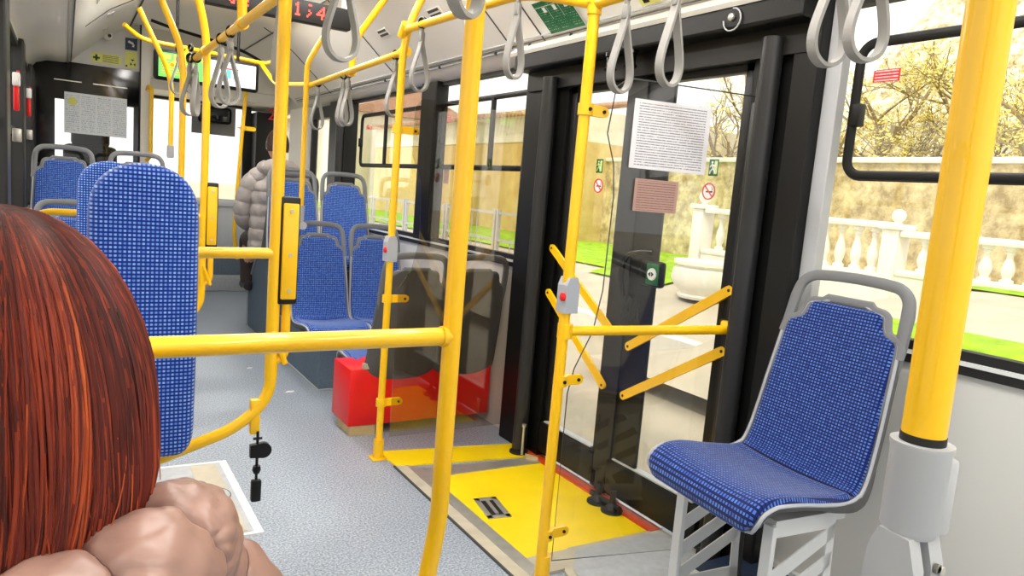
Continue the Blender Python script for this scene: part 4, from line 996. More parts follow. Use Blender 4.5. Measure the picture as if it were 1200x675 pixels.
# ================================================================== SCREENS AND SIGNS
t = thing('led_display', 'black ceiling display with glowing red figures', 'display', (.875, 3.6, 2.018))
k = MB(); k.box((-.335, -.0, -.05), (.335, .06, .05), .004); k.build('housing', 'black_soft', t)
for x in (-.31, .31): MB().box((x-.01, .01, .05), (x+.01, .05, .36)).build('hanger', 'duct', t, False)
glyph = {'1': ['00100', '01100', '00100', '00100', '00100', '00100', '01110'], ':': ['00110', '00000', '00000', '00100', '00010', '00100', '01000'], '4': ['00001', '00011', '00101', '01001', '11111', '00010', '00010'],
         'a': ['00000', '00000', '00010', '00100', '01010', '10100', '01100'], 'b': ['00001', '00010', '00100', '01000', '11000', '10000', '01000'], 'j': ['00010', '00010', '00010', '00010', '10010', '01010', '00110']}
for ch, x0 in (('a', -.235), ('b', -.165), ('j', -.10), ('1', .055), (':', .11), ('4', .165)):
    k = MB()
    for r, row in enumerate(glyph[ch]):
        for q, b in enumerate(row):
            if b == '1':
                x = x0+q*.0078; z = .030-r*.0088 - (0.0 if x0 > 0 else 0.006); k.box((x-.0034, -.003, z-.0038), (x+.0034, .001, z+.0038))
    k.build('figure', 'screen_red', t, False)
t = thing('wide_screen', 'wide black framed screen, half green and half white, over the aisle', 'screen', (.857, 5.55, 1.912))
k = MB(); k.box((-.345, 0, -.103), (.345, .05, .103), .022); k.build('housing', 'black', t)
MB().box((-.315, -.003, -.08), (-.02, .001, .08)).build('green_page', 'screen_green', t, False)
MB().box((-.018, -.003, -.08), (.32, .001, .08)).build('white_page', 'screen_white', t, False)
k = MB(); k.box((-.22, -.005, .05), (-.03, -.003, .075)); k.box((-.30, -.005, .04), (-.24, -.003, .07)); k.build('yellow_banner', 'screen_yellow', t, False)
k = MB(); k.box((.12, -.005, -.03), (.15, -.003, .03)); k.box((.165, -.005, -.035), (.20, -.003, .03), .001); k.build('bottle_picture', 'screen_teal', t, False)
k = MB(); k.box((.12, -.006, .03), (.155, -.003, .04)); k.box((.17, -.006, .03), (.2, -.003, .04)); k.build('bottle_caps', 'red', t, False)
k = MB()
for i in range(6): k.box((-.30, -.0045, -.06+i*.016), (-.30+random.uniform(.14, .25), -.003, -.056+i*.016))
k.build('text_lines', 'screen_yellow', t, False)
k = MB(); k.build('rear_cover', 'black', t) if False else None
for x in (-.2, .2): MB().cyl((x, .025, .1), (x, .025, .45), .01).build('hanger', 'black', t)
# black curved cable along the front edge of the ceiling
t = MB(); t.tube(smoothpath([(.55, 6.2, 2.30), (.70, 6.2, 2.27), (.95, 6.2, 2.235), (1.2, 6.2, 2.19), (1.38, 6.2, 2.12)], 6), .012, 8); t.cyl((.72, 6.2, 2.27), (.72, 6.2, 2.2), .006); t.cyl((.98, 6.2, 2.23), (.98, 6.2, 2.14), .006)
tag(t.build('curtain_rod', 'black'), 'black curved rod across the aisle below the front ceiling', 'rod')
# vents in coves
def cove_box(name, y, i, tpos, ly, lw, m, lab, off=.002, nslot=2, cat='vent', grp=None):
    a = Vector((prof[i][0], 0, prof[i][1])); b = Vector((prof[i+1][0], 0, prof[i+1][1])); e = (b-a).normalized(); n = Vector((e.z, 0, -e.x))
    if n.z > 0: n = -n
    cpt = a.lerp(b, tpos)+n*off+Vector((0, y, 0)); t = thing(name, lab, cat, cpt, 0, grp)
    rot = Matrix((e, Vector((0, 1, 0)), n)).transposed()
    def bx(u0, u1, v0, v1, w0, w1, nm, mm):
        k = MB(); k.box((u0, v0, w0), (u1, v1, w1), .0008); k.v = [tuple(rot @ Vector(p)) for p in k.v]; k.build(nm, mm, t, False)
    bx(-lw/2, lw/2, -ly/2, ly/2, -.002, .002, 'frame', 'ceil' if nslot < 9 else m)
    for s in range(nslot):
        u = -lw/2+(s+.5)*lw/nslot; bx(u-lw/nslot*.3, u+lw/nslot*.3, -ly*.4, ly*.4, .002, .003, 'slot', m)
    return t, rot
cove_box('air_vent', 4.22, 4, .5, .15, .05, 'groove', 'small slotted air vent in the right ceiling cove, the farther one', grp='slotted ceiling vents')
cove_box('air_vent', 3.51, 4, .5, .15, .05, 'groove', 'small slotted air vent in the right ceiling cove above the second strap', grp='slotted ceiling vents')
cove_box('air_vent', 5.85, 11, .9, .16, .05, 'duct', 'grey slotted vent in the left ceiling cove, the nearer one', grp='slotted ceiling vents')
cove_box('air_vent', 6.5, 11, .9, .16, .05, 'duct', 'grey slotted vent in the left ceiling cove, the one by the dome camera', grp='slotted ceiling vents')
# framed diffuser panel at the left cove
cove_box('diffuser_panel', 4.55, 12, .35, .9, .12, 'light_plastic', 'long pale ribbed panel in the left ceiling cove', nslot=6, cat='panel')
# green sticker
a = Vector((1.85, 0, 1.925)); b = Vector((1.69, 0, 2.062)); e = (b-a).normalized(); n = Vector((-e.z, 0, e.x)) if False else Vector((-.65, 0, -.76))
t = thing('green_sticker', 'green instruction sticker with white symbols on the cove above the straps', 'sticker', (1.824, 2.715, 1.944))
V = e*.155; U = Vector((0, -.245, 0)); off = Vector((-.65, 0, -.76))*.003
k = MB(); k.sheet(tuple(off-U*0.02-V*.02), tuple(U*1.04), tuple(V*1.04), .001); k.build('white_border', 'white', t, False)
k = MB(); k.sheet(tuple(off*1.6), tuple(U), tuple(V), .001); k.build('printed_panel', 'green_text', t, False)
k = MB()
for i in range(3):
    p = off*2.3+U*(.2+.3*i)+V*(.66); k.add([tuple(p), tuple(p+U*.09), tuple(p+U*.09+V*.16), tuple(p+V*.16)], [(0, 1, 2, 3)])
for i in (1, 2): p = off*2.3+U*(.333*i)+V*.42; k.add([tuple(p), tuple(p+U*.008), tuple(p+U*.008+V*.4), tuple(p+V*.4)], [(0, 1, 2, 3)])
p = off*2.3+V*.84; k.add([tuple(p), tuple(p+U), tuple(p+U+V*.015), tuple(p+V*.015)], [(0, 1, 2, 3)])
k.build('white_symbols', 'white', t, False)
t = thing('arrow_sticker', 'yellow sticker with black marks cut by the top edge, over the straps', 'sticker', (1.812, 2.115, 1.955))
k = MB(); k.sheet(tuple(off), (0, -.10, 0), tuple(e*.07), .001); k.build('backing', 'sign_yellow', t, False)
k = MB(); k.sheet(tuple(off*1.8+e*.01+Vector((0, -.02, 0))), (0, -.03, 0), tuple(e*.02), .001); k.sheet(tuple(off*1.8+e*.03+Vector((0, -.06, 0))), (0, -.02, 0), tuple(e*.02), .001); k.build('arrow_marks', 'black', t, False)

# ================================================================== ACRYLIC SCREENS
def rr_poly(x0, z0, x1, z1, cut=.07, n=6, which=(1, 1, 1, 1)):
    P = []
    for q, (cx, cz, a0) in enumerate(((x1-cut, z1-cut, 0), (x0+cut, z1-cut, 90), (x0+cut, z0+cut, 180), (x1-cut, z0+cut, 270))):
        for k in range(n+1):
            t = R(a0+90*k/n); P.append((cx+cut*cos(t), cz+cut*sin(t)))
    return P
t = thing('smoked_screen', 'smoked acrylic screen between the thin pole and the front door post', 'screen', (1.20, 2.875, 0))
k = MB(); k.prism([(.045, .10), (.63, .10), (.63, 1.60), (.10, 1.60), (.07, 1.56), (.07, 1.36), (.12, 1.25), (.13, 1.0), (.10, .86), (.045, .78)], (.010, .016), lambda u, v, w: (u, w, v)); k.build('acrylic_sheet', 'smoked', t, False)
t = thing('clear_screen', 'clear acrylic screen carrying the paper notices beside the door pole', 'screen', (DX, DY, 0))
dyr = -.155/.64
conv = lambda u, v, w: (u, w+u*dyr, v)
outl = [(.035, .06), (.60, .06), (.60, 1.585), (.575, 1.60), (.14, 1.60), (.10, 1.57), (.085, 1.43), (.115, 1.34), (.125, 1.24), (.12, .95), (.10, .82), (.05, .70), (.035, .62)]
k = MB(); k.prism(outl, (.010, .014), conv); k.build('acrylic_sheet', 'plexi', t, False)
k = MB(); k.tube([conv(u, v, .012) for u, v in outl], .0022, 6, closed=True); k.build('sheet_edge', 'groove', t)
k = MB(); k.box((.575, -.165, .3), (.60, -.120, 1.58), .003); k.build('side_channel', 'post', t)
def onscreen(name, u0, v0, w, h, m, lab):
    o = MB().sheet(conv(u0, v0, .006), (w, w*dyr, 0), (0, 0, h), .002).build(name, m, None, False); o.location = (DX, DY, 0); return tag(o, lab, 'notice')
onscreen('paper_notice', .160, 1.335, .262, .208, 'paper', 'large white paper notice on the clear screen')
onscreen('paper_notice', .187, 1.205, .148, .10, 'paper_pink', 'small pinkish notice below the large white one')

# ================================================================== PEOPLE
def skin_chain(bm, pts, lay, parent=None):
    prev = parent
    for p, r in pts:
        v = bm.verts.new(p); v[lay].radius = (r, r) if not isinstance(r, tuple) else r
        if prev: bm.edges.new((prev, v))
        prev = v
    return prev
def skin_obj(name, m, chains, parent, sub=2):
    """chains: dict key -> (attach key or None, [(pos, r)...]); last vert stored as key"""
    me = bpy.data.meshes.new(name); bm = bmesh.new(); lay = bm.verts.layers.skin.verify(); ends = {}; root = None
    for key, att, pts in chains:
        start = ends.get(att); prev = start
        for i, (p, r) in enumerate(pts):
            v = bm.verts.new(p); rr = r if isinstance(r, tuple) else (r, r); v[lay].radius = rr
            if prev: bm.edges.new((prev, v))
            elif root is None: root = v; v[lay].use_root = True
            prev = v; ends[key+str(i)] = v
        ends[key] = prev
    bm.to_mesh(me); bm.free()
    o = bpy.data.objects.new(name, me); col.objects.link(o); o.parent = parent
    md = o.modifiers.new('skin', 'SKIN'); md.use_smooth_shade = True
    s = o.modifiers.new('sub', 'SUBSURF'); s.levels = s.render_levels = sub
    me.materials.append(M[m])
    return o
def bake(objs, name, m, parent, extra=None):
    """join evaluated meshes of helper objects into one continuous mesh object via voxel-free join"""
    dg = bpy.context.evaluated_depsgraph_get(); bm = bmesh.new()
    for o in objs:
        me = bpy.data.meshes.new_from_object(o.evaluated_get(dg)); bm.from_mesh(me); bpy.data.meshes.remove(me)
    if extra:
        me = bpy.data.meshes.new('x'); me.from_pydata(extra.v, [], extra.f); bm.from_mesh(me)
    bmesh.ops.recalc_face_normals(bm, faces=bm.faces[:])
    me = bpy.data.meshes.new(name); bm.to_mesh(me); bm.free()
    for o in objs: bpy.data.objects.remove(o)
    me.materials.append(M[m]); me.polygons.foreach_set('use_smooth', [True]*len(me.polygons))
    o = bpy.data.objects.new(name, me); col.objects.link(o); o.parent = parent
    rm = o.modifiers.new('remesh', 'REMESH'); rm.mode = 'VOXEL'; rm.voxel_size = .0055; rm.use_smooth_shade = True
    return o
def head_mb(c, s=1.0, yaw=0, pitch=0):
    """head facing +y with eye sockets, nose, lips, chin and ears; c = centre of the skull"""
    mb = MB(); rows, cols = 34, 36; vs = []
    for i in range(rows+1):
        ph = pi*i/rows; z = cos(ph)
        for j in range(cols):
            th = 2*pi*j/cols; x = sin(ph)*sin(th); y = sin(ph)*cos(th)
            X = x*.074; Y = y*.094-.006; Z = z*.115
            if z < 0:
                k = -z; X *= 1-.30*k; Y = Y*(1-.26*k)+.026*k if y > 0 else Y*(1-.45*k)+.008*k
            f = max(0, y)**3
            ax = abs(X)
            Y += f*(.024*math.exp(-((X/.011)**2))*math.exp(-(((Z+.020)/.020)**2))*1.1)          # nose
            Y -= f*.012*math.exp(-(((ax-.030)/.013)**2)-(((Z-.006)/.010)**2))                    # eye sockets
            Y += f*.004*math.exp(-(((ax-.030)/.008)**2)-(((Z-.006)/.006)**2))                    # lids
            Y += f*.006*math.exp(-((X/.020)**2)-(((Z+.052)/.007)**2))                            # lips
            Y -= f*.004*math.exp(-((X/.02)**2)-(((Z+.0585)/.003)**2))
            Y += f*.007*math.exp(-((X/.02)**2)-(((Z+.088)/.014)**2))                             # chin
            vs.append((X*s, Y*s, Z*s))
    fs = [(i*cols+j, i*cols+(j+1) % cols, (i+1)*cols+(j+1) % cols, (i+1)*cols+j) for i in range(rows) for j in range(cols)]
    mb.add(vs, fs)
    for sx in (-1, 1):
        mb.tube([(sx*(.071+.010*abs(sin(k/16*2*pi)))*s, (-.006+.014*cos(k/16*2*pi))*s, (-.004+.026*sin(k/16*2*pi))*s) for k in range(16)], .006*s, 6, closed=True)
    mt = Matrix.Translation(Vector(c)) @ Matrix.Rotation(yaw, 4, 'Z') @ Matrix.Rotation(pitch, 4, 'X')
    mb.v = [tuple(mt @ Vector(p)) for p in mb.v]; return mb
def hand_chains(key, wrist, dirv, palmn, side, curl=.5, s=1.0):
    """palm plus five separate bent fingers"""
    d = Vector(dirv).normalized(); n = Vector(palmn).normalized(); w = d.cross(n).normalized()*side; W0 = Vector(wrist); ch = []
    ch.append((key+'palm', key+'arm', [(W0+d*.03*s, (.026*s, .016*s)), (W0+d*.07*s, (.034*s, .014*s))]))
    for i, (o, L) in enumerate(((-.028, .070), (-.009, .080), (.010, .074), (.028, .058))):
        b = W0+d*.085*s+w*o*s; a = curl; p1 = b+(d*cos(a*.5)+n*sin(a*.5))*L*.45*s; p2 = p1+(d*cos(a*1.3)+n*sin(a*1.3))*L*.32*s; p3 = p2+(d*cos(a*1.9)+n*sin(a*1.9))*L*.25*s
        ch.append((key+'f%d' % i, key+'palm', [(b, .0092*s), (p1, .0086*s), (p2, .008*s), (p3, .0066*s)]))
    b = W0+d*.03*s-w*.032*s; p1 = b+(d*.6-w*.7+n*.3).normalized()*.038*s; p2 = p1+(d*.85-w*.3+n*.4).normalized()*.030*s
    ch.append((key+'th', key+'palm0', [(b, .011*s), (p1, .0098*s), (p2, .008*s)]))
    return ch

# ---- the red-haired woman in front of the camera
HX, HY = -.05, .76
wm = thing('person', 'red-haired person in a dusty pink puffer jacket seen from behind', 'person', (0, 0, .066))
ch = [('sp', None, [((HX, HY-.06, .24), (.15, .10)), ((HX, HY-.05, .40), (.13, .09)), ((HX, HY-.03, .56), (.13, .085)), ((HX, HY-.015, .68), (.10, .075)), ((HX, HY, .76), .055), ((HX, HY+.01, .86), .048)])]
for sx, k in ((-1, 'l'), (1, 'r')):
    ch.append((k+'sh', 'sp3', [((HX+sx*.12, HY-.015, .70), .055), ((HX+sx*.165, HY+.0, .66), .052)]))
    ch.append((k+'arm', k+'sh', [((HX+sx*.185, HY+.02, .50), .042), ((HX+sx*.18, HY+.05, .41), .038), ((HX+sx*.14, HY+.17, .36), .032), ((HX+sx*.10, HY+.25, .35), .024)]))
    ch += hand_chains(k, (HX+sx*.10, HY+.25, .35), (-sx*.4, .9, -.1), (0, 0, -1), sx, .5)
    ch.append((k+'leg', 'sp0', [((HX+sx*.09, HY-.02, .22), .085), ((HX+sx*.10, HY+.18, .23), .078), ((HX+sx*.10, HY+.34, .24), .058), ((HX+sx*.10, HY+.345, .10), .050), ((HX+sx*.10, HY+.335, .06), .042)]))
tmp = skin_obj('tmpbody', 'skin', ch, None)
bpy.context.view_layer.update()
body = bake([tmp], 'body', 'skin', wm, head_mb((HX, HY+.02, .945), 1.0))
# jacket: quilted torso, sleeves and a big hood lying on the back
def torso_mb(cx, cy, z0, z1, rings, prof, quilt=.07, amp=.010, seg=48, ph=0, seedn=1, sq=2.4):
    mb = MB(); vs = []; rnd = random.Random(seedn); offs = [rnd.uniform(0, 6.28) for _ in range(5)]
    for i in range(rings+1):
        t = i/rings; z = z0+(z1-z0)*t; rx, ry, oy = prof(t); q = abs(sin(pi*(z-z0)/quilt))**.6
        for j in range(seg):
            a = 2*pi*j/seg; c0, s0 = cos(a), sin(a)
            k = (abs(c0)**sq+abs(s0)**sq)**(-1/sq)
            wr = .003*sin(9*a+offs[0]+z*40)+.002*sin(17*a+offs[1]-z*70)
            d = amp*q+wr*(1-q*.3)
            vs.append((cx+(rx+d)*c0*k, cy+oy+(ry+d)*s0*k, z))
    fs = [(i*seg+j, i*seg+(j+1) % seg, (i+1)*seg+(j+1) % seg, (i+1)*seg+j) for i in range(rings) for j in range(seg)]
    fs += [tuple(range(seg))[::-1], tuple(rings*seg+j for j in range(seg))]
    mb.add(vs, fs); return mb
from mathutils import noise as mnoise
def quilt_tube(mb, path, rad, seamlen, amp, seg=22, flat=1, wr=.002, seed=0, up=None, rid=0):
    P = smoothpath(path, 26); n = len(P); L = [0]
    for i in range(1, n): L.append(L[-1]+(P[i]-P[i-1]).length)
    N = max(1, round(L[-1]/seamlen)); T = [(P[min(i+1, n-1)]-P[max(i-1, 0)]).normalized() for i in range(n)]
    A = Vector(up) if up else Vector((0, 0, 1)); A = (A-T[0]*A.dot(T[0])).normalized(); vs = []; rnd = random.Random(seed); o = [rnd.uniform(0, 6.3) for _ in range(4)]
    seams = {min(range(n), key=lambda z: abs(L[z]/L[-1]-m_/N)) for m_ in range(1, N)}
    for i in range(n):
        A = (A-T[i]*A.dot(T[i])).normalized(); B = T[i].cross(A); t = L[i]/L[-1]; q = abs(sin(pi*N*t))**.26
        r = rad(t) if callable(rad) else rad
        for k in range(seg):
            a = 2*pi*k/seg
            w = wr*(sin(5*a+o[0]+N*t*4)+.7*sin(11*a+o[1]+N*t*9)+1.2*(1-q)*sin(8*a+o[2]))
            rr = r+amp*(q-1)+w*(1.8-q)
            if rid:      # creases: sharp valleys of a stretched noise, strongest beside the seams
                c = P[i]+A*cos(a)*r+B*sin(a)*r; q1 = mnoise.noise(Vector((c.x*16, c.y*16, c.z*34)))
                q2 = mnoise.noise(Vector((c.x*45+5, c.y*45, c.z*70)))
                rr -= rid*(max(0, 1-abs(q1)*5)*(.5+.9*(1-q))+.35*max(0, 1-abs(q2)*4)*(1.3-q))
            vs.append(P[i]+A*cos(a)*rr*flat+B*sin(a)*rr)
    fs = [(i*seg+k, i*seg+(k+1) % seg, (i+1)*seg+(k+1) % seg, (i+1)*seg+k) for i in range(n-1) for k in range(seg)]
    fs += [tuple(range(seg))[::-1], tuple((n-1)*seg+k for k in range(seg))]
    mb.add(vs, fs)
    mb.seams = getattr(mb, 'seams', [])+[[vs[i*seg+k] for k in range(seg)] for i in seams]
def stitch(mb, name, m, parent):
    for ring in mb.seams: MB().tube(ring, .0011, 5, closed=True).build(name, m, parent)
M['seam'] = mat('brown seam thread', srgb(96, 66, 58), .7)
jk = MB()
def pf(t):
    if t < .72: return (.175, .125, -.03)
    q = (t-.72)/.28; return (.175-.095*q**1.6, .125-.05*q, -.03+.02*q)
tb = torso_mb(HX, HY-.01, .20, .775, 70, pf); jk.add(tb.v, tb.f)
for sx in (-1, 1):
    quilt_tube(jk, [(HX+sx*.09, HY-.015, .745), (HX+sx*.165, HY-.005, .705), (HX+sx*.215, HY+.02, .62), (HX+sx*.225, HY+.03, .50), (HX+sx*.20, HY+.07, .42), (HX+sx*.15, HY+.17, .37), (HX+sx*.11, HY+.235, .355)],
               lambda t: .085-.030*t if t > .12 else .06+.025*t/.12, .085, .014, 60, seed=4+sx, rid=.004)
jo = jk.build('jacket', 'puffer', wm); stitch(jk, 'seam', 'seam', jo)
hd = MB()   # hood: thick quilted roll round the back of the neck
quilt_tube(hd, [(HX-.135, HY+.05, .79), (HX-.145, HY-.04, .79), (HX-.10, HY-.11, .775), (HX-.02, HY-.14, .765), (HX+.07, HY-.13, .78), (HX+.125, HY-.08, .79), (HX+.150, HY-.01, .785), (HX+.145, HY+.06, .755)],
           lambda t: .042+.030*sin(pi*min(1, max(0, t)))**.6, .078, .019, 110, wr=.0014, seed=9, rid=.0045)
ho = hd.build('hood', 'puffer', wm); stitch(hd, 'seam', 'seam', ho)
# trousers and shoes
tr = MB()
for sx in (-1, 1): quilt_tube(tr, [(HX+sx*.08, HY-.06, .24), (HX+sx*.10, HY+.15, .25), (HX+sx*.10, HY+.36, .25), (HX+sx*.10, HY+.375, .15), (HX+sx*.10, HY+.37, -.03)], lambda t: .095-.045*t, .4, .0, 18)
tr.build('trousers', 'trousers', wm)
for sx in (-1, 1): sh = MB(); sh.tube(smoothpath([(HX+sx*.10, HY+.30, -.035), (HX+sx*.10, HY+.38, -.025), (HX+sx*.10, HY+.50, -.04)], 6), [.03]+[.042]*11+[.03], 14); sh.build('shoe', 'shoe', wm)
# hair: an under-cap and many combed locks falling from the crown
hc = Vector((HX, HY, 1.0))
def hair_surf(az, t, r):
    """az 0 = forward(+y); t 0 crown .. 1 tips; r = layer radius scale"""
    ax, ay = .124*r, .122*r
    if t < .5:
        ph = t/.5*pi/2; z = .905+.204*cos(ph)*(1+.01*r); h = sin(ph)**.92
    else:
        q = (t-.5)/.5; z = .905-.165*q; h = 1+.03*sin(q*pi)-.40*q**2.2
    return Vector((HX+sin(az)*ax*h, HY+cos(az)*ay*h-.01, z))
cap = MB(); vs = []
for i in range(25):
    for j in range(40):
        az = 2*pi*j/40; t = i/24*.93
        p = hair_surf(az, max(t, .001), .93); vs.append(p)
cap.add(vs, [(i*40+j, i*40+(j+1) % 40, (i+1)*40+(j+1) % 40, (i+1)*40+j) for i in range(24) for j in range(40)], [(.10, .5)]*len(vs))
rh = random.Random(11)
locks = MB()
crown = Vector((HX-.01, HY-.03, 0))
def clumpval(az): return .5+.5*sin(az*7+1.3)*sin(az*3.1+.4)
for i in range(5600):
    az = rh.uniform(0, 2*pi)
    if abs((az+pi) % (2*pi)-pi) < .75 and rh.random() < .8: continue      # leave the face mostly clear
    lay = rh.uniform(.93, 1.015); end = rh.uniform(.86, 1.0) - (.10 if lay > .99 else 0); st = rh.choice((.01, .02, .05, .12, .2, .3)) if i % 3 else .01
    ph, am = rh.uniform(0, 6.28), rh.uniform(.0, .035); dr = rh.gauss(0, .05); P = []; n = 13
    g = clumpval(az+dr)
    for k in range(n):
        t = st+(end-st)*k/(n-1)
        a2 = az+dr*t*1.6+am*sin(ph+t*7)+.10*sin(t*5+g*4)*.3
        r = lay+.035*g*sin(min(1, t*1.2)*pi)+.008*sin(ph+t*9)
        P.append(hair_surf(a2, t, r))
    w = rh.uniform(.0007, .0019); rad = [w*(.5+.5*min(1, k/3))*(1 if k < n-3 else (n-k)/3.6) for k in range(n)]
    cv_ = min(1, max(0, .12+.34*g+rh.gauss(0, .15)+(.35 if rh.random() < .07 else 0)))
    locks.tube(P, rad, 4, cap=False, uvr=cv_)
for i in range(70):      # flyaways near the right edge and the tips
    az = rh.uniform(.6, 5.6); P = []; a1 = rh.uniform(-.25, .25); st = rh.uniform(.3, .7)
    for k in range(8):
        t = st+(rh.uniform(.0, .0)+.33)*k/7; P.append(hair_surf(az+a1*(k/7)**2, min(t, 1.03), 1.0+.06*(k/7)**2))
    locks.tube(P, .00055, 3, cap=False, uvr=rh.uniform(.3, .9))
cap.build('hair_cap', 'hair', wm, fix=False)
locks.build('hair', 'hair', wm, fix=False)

# ---- the passenger in grey near the front, facing forward
PX, PY, SZ = 1.345, 5.47, .62
ps = thing('person', 'dark-haired passenger in a grey quilted jacket sitting near the windscreen', 'person', (0, 0, 0))
ch = [('sp', None, [((PX, PY, SZ+.10), (.15, .11)), ((PX, PY-.0, SZ+.27), (.125, .09)), ((PX, PY+.01, SZ+.44), (.135, .09)), ((PX, PY+.02, SZ+.57), (.10, .07)), ((PX, PY+.04, SZ+.66), .052), ((PX, PY+.05, SZ+.71), .048)])]
for sx, k in ((-1, 'l'), (1, 'r')):
    ch.append((k+'sh', 'sp3', [((PX+sx*.11, PY+.02, SZ+.56), .055), ((PX+sx*.17, PY+.03, SZ+.53), .052)]))
    ch.append((k+'arm', k+'sh', [((PX+sx*.20, PY+.04, SZ+.38), .042), ((PX+sx*.205, PY+.06, SZ+.27), .038), ((PX+sx*.16, PY+.17, SZ+.23), .032), ((PX+sx*.10, PY+.27, SZ+.22), .024)]))
    ch += hand_chains(k, (PX+sx*.10, PY+.27, SZ+.22), (-sx*.4, .9, -.1), (0, 0, -1), sx, .6)
    ch.append((k+'leg', 'sp0', [((PX+sx*.09, PY+.04, SZ+.08), .085), ((PX+sx*.10, PY+.22, SZ+.09), .075), ((PX+sx*.10, PY+.42, SZ+.08), .058), ((PX+sx*.10, PY+.45, SZ-.12), .048), ((PX+sx*.10, PY+.44, SZ-.30), .036)]))
tmp = skin_obj('tmpbody', 'skin', ch, None); bpy.context.view_layer.update()
bake([tmp], 'body', 'skin', ps, head_mb((PX, PY+.065, SZ+.825), .98, R(10)))
jk = MB()
def pf2(t):
    if t < .74: return (.185, .125, 0)
    q = (t-.74)/.26; return (.185-.11*q**1.5, .125-.05*q, .02*q)
tb = torso_mb(PX, PY+.01, SZ+.03, SZ+.66, 60, pf2, .09, .012, seedn=5); jk.add(tb.v, tb.f)
for sx in (-1, 1):
    quilt_tube(jk, [(PX+sx*.08, PY+.02, SZ+.60), (PX+sx*.17, PY+.03, SZ+.55), (PX+sx*.225, PY+.045, SZ+.40), (PX+sx*.225, PY+.07, SZ+.28), (PX+sx*.17, PY+.17, SZ+.23), (PX+sx*.11, PY+.26, SZ+.22)], lambda t: .082-.03*t, .09, .014, 20, seed=2)
quilt_tube(jk, [(PX-.10, PY+.06, SZ+.64), (PX-.09, PY-.03, SZ+.65), (PX, PY-.08, SZ+.66), (PX+.09, PY-.03, SZ+.65), (PX+.10, PY+.06, SZ+.64)], lambda t: .05+.02*sin(pi*t), .09, .010, 18, seed=3)
jk.build('jacket', 'jacket', ps)
tr = MB()
for sx in (-1, 1): quilt_tube(tr, [(PX+sx*.08, PY, SZ+.09), (PX+sx*.10, PY+.22, SZ+.10), (PX+sx*.10, PY+.45, SZ+.08), (PX+sx*.10, PY+.46, SZ-.10), (PX+sx*.10, PY+.45, SZ-.26)], lambda t: .092-.04*t, .4, 0, 16)
tr.build('trousers', 'trousers', ps)
for sx in (-1, 1): sh = MB(); sh.tube(smoothpath([(PX+sx*.10, PY+.38, SZ-.285), (PX+sx*.10, PY+.45, SZ-.27), (PX+sx*.10, PY+.59, SZ-.29)], 6), [.028]+[.038]*11+[.026], 12); sh.build('shoe', 'shoe', ps)
hr = MB(); vs = []
for i in range(16):
    for j in range(28):
        ph = pi*.62*i/15; th = 2*pi*j/28; fr = max(0, cos(th))
        ph2 = ph*(1-.42*fr); vs.append((PX+.083*sin(ph2)*sin(th)*(1+.02*sin(th*9)), PY+.060+.103*sin(ph2)*cos(th)-.006, SZ+.825+.125*cos(ph2)))
hr.add(vs, [(i*28+j, i*28+(j+1) % 28, (i+1)*28+(j+1) % 28, (i+1)*28+j) for i in range(15) for j in range(28)]); hr.build('hair', 'hair_dark', ps)

# ================================================================== ADDED FILL LAMPS to brighten the interior (along the aisle, above and behind the camera)
for i, (x, y) in enumerate(((.66, -.6), (.66, 1.2), (.66, 3.0), (1.14, -.6), (1.14, 1.2), (1.14, 3.0), (.66, 4.9), (1.14, 4.9))):
    t = thing('fill_light', 'long flat fill light added on the bus ceiling above the aisle', 'light', (x, y, 2.378), 0, 'added fill lights')
    k = MB(); k.box((-.07, -.60, -.004), (.07, .60, .004), .002); k.build('housing', 'white', t)
    k = MB(); k.box((-.055, -.58, -.010), (.055, .58, -.003), .002); k.build('diffuser', 'fill_lamp', t)

# ================================================================== OUTSIDE
def ground_z(x, y):
    e = min(1, max(0, (5.3-y)/1.5)); e = e*e*(3-2*e)                       # raised bank towards the rear of the bus
    lo = -.25+.42*min(1, max(0, (x-6.2)/2.2)); hi = -.25+.66*min(1, max(0, (x-4.3)/1.0))+.24*min(1, max(0, (x-5.3)/3.2))
    return lo*(1-e)+hi*e
def terrain(name, x0, x1, y0, y1, m, dz=0, nx=24, ny=40, zf=None):
    mb = MB(); vs = []
    for i in range(nx+1):
        for j in range(ny+1):
            x = x0+(x1-x0)*i/nx; y = y0+(y1-y0)*j/ny; vs.append((x, y, (zf or ground_z)(x, y)+dz))
    n = ny+1; mb.add(vs, [(i*n+j, i*n+j+1, (i+1)*n+j+1, (i+1)*n+j) for i in range(nx) for j in range(ny)]); o = mb.build(name, m); o['kind'] = 'structure'; return o
flat = lambda x, y: -.40
terrain('floor_road', -30, 60, -40, 90, 'road', 0, 2, 2, lambda x, y: -.42)
terrain('floor_paving', 5.9, 30, 5.0, 70, 'asphalt', 0, 40, 60); terrain('floor_bank', 4.3, 30, -12, 5.3, 'asphalt', .004, 60, 40)
k = MB()
k.prism([(5.70, 4.2), (5.92, 4.2), (5.92, 70), (5.70, 70)], (-.42, -.20)); struct('trim_kerb', k, 'kerb')
def grass_patch(pts, lab, dz=.03):
    mb = MB(); xs = [p[0] for p in pts]; ys_ = [p[1] for p in pts]; x0, x1, y0, y1 = min(xs), max(xs), min(ys_), max(ys_); nx, ny = 10, 30; vs = []
    for i in range(nx+1):
        for j in range(ny+1):
            x = x0+(x1-x0)*i/nx; y = y0+(y1-y0)*j/ny; vs.append((x, y, ground_z(x, y)+dz))
    n = ny+1; mb.add(vs, [(i*n+j, i*n+j+1, (i+1)*n+j+1, (i+1)*n+j) for i in range(nx) for j in range(ny)]); o = mb.build('lawn', 'grass'); tag(o, lab, 'grass', kind='stuff'); return o
grass_patch([(8.0, 9.2), (12.0, 40)], 'bright green lawn below the rubble wall and the tan building')
grass_patch([(7.6, 7.9), (9.2, 9.6)], 'bright green grass round the foot of the stone post', .035)
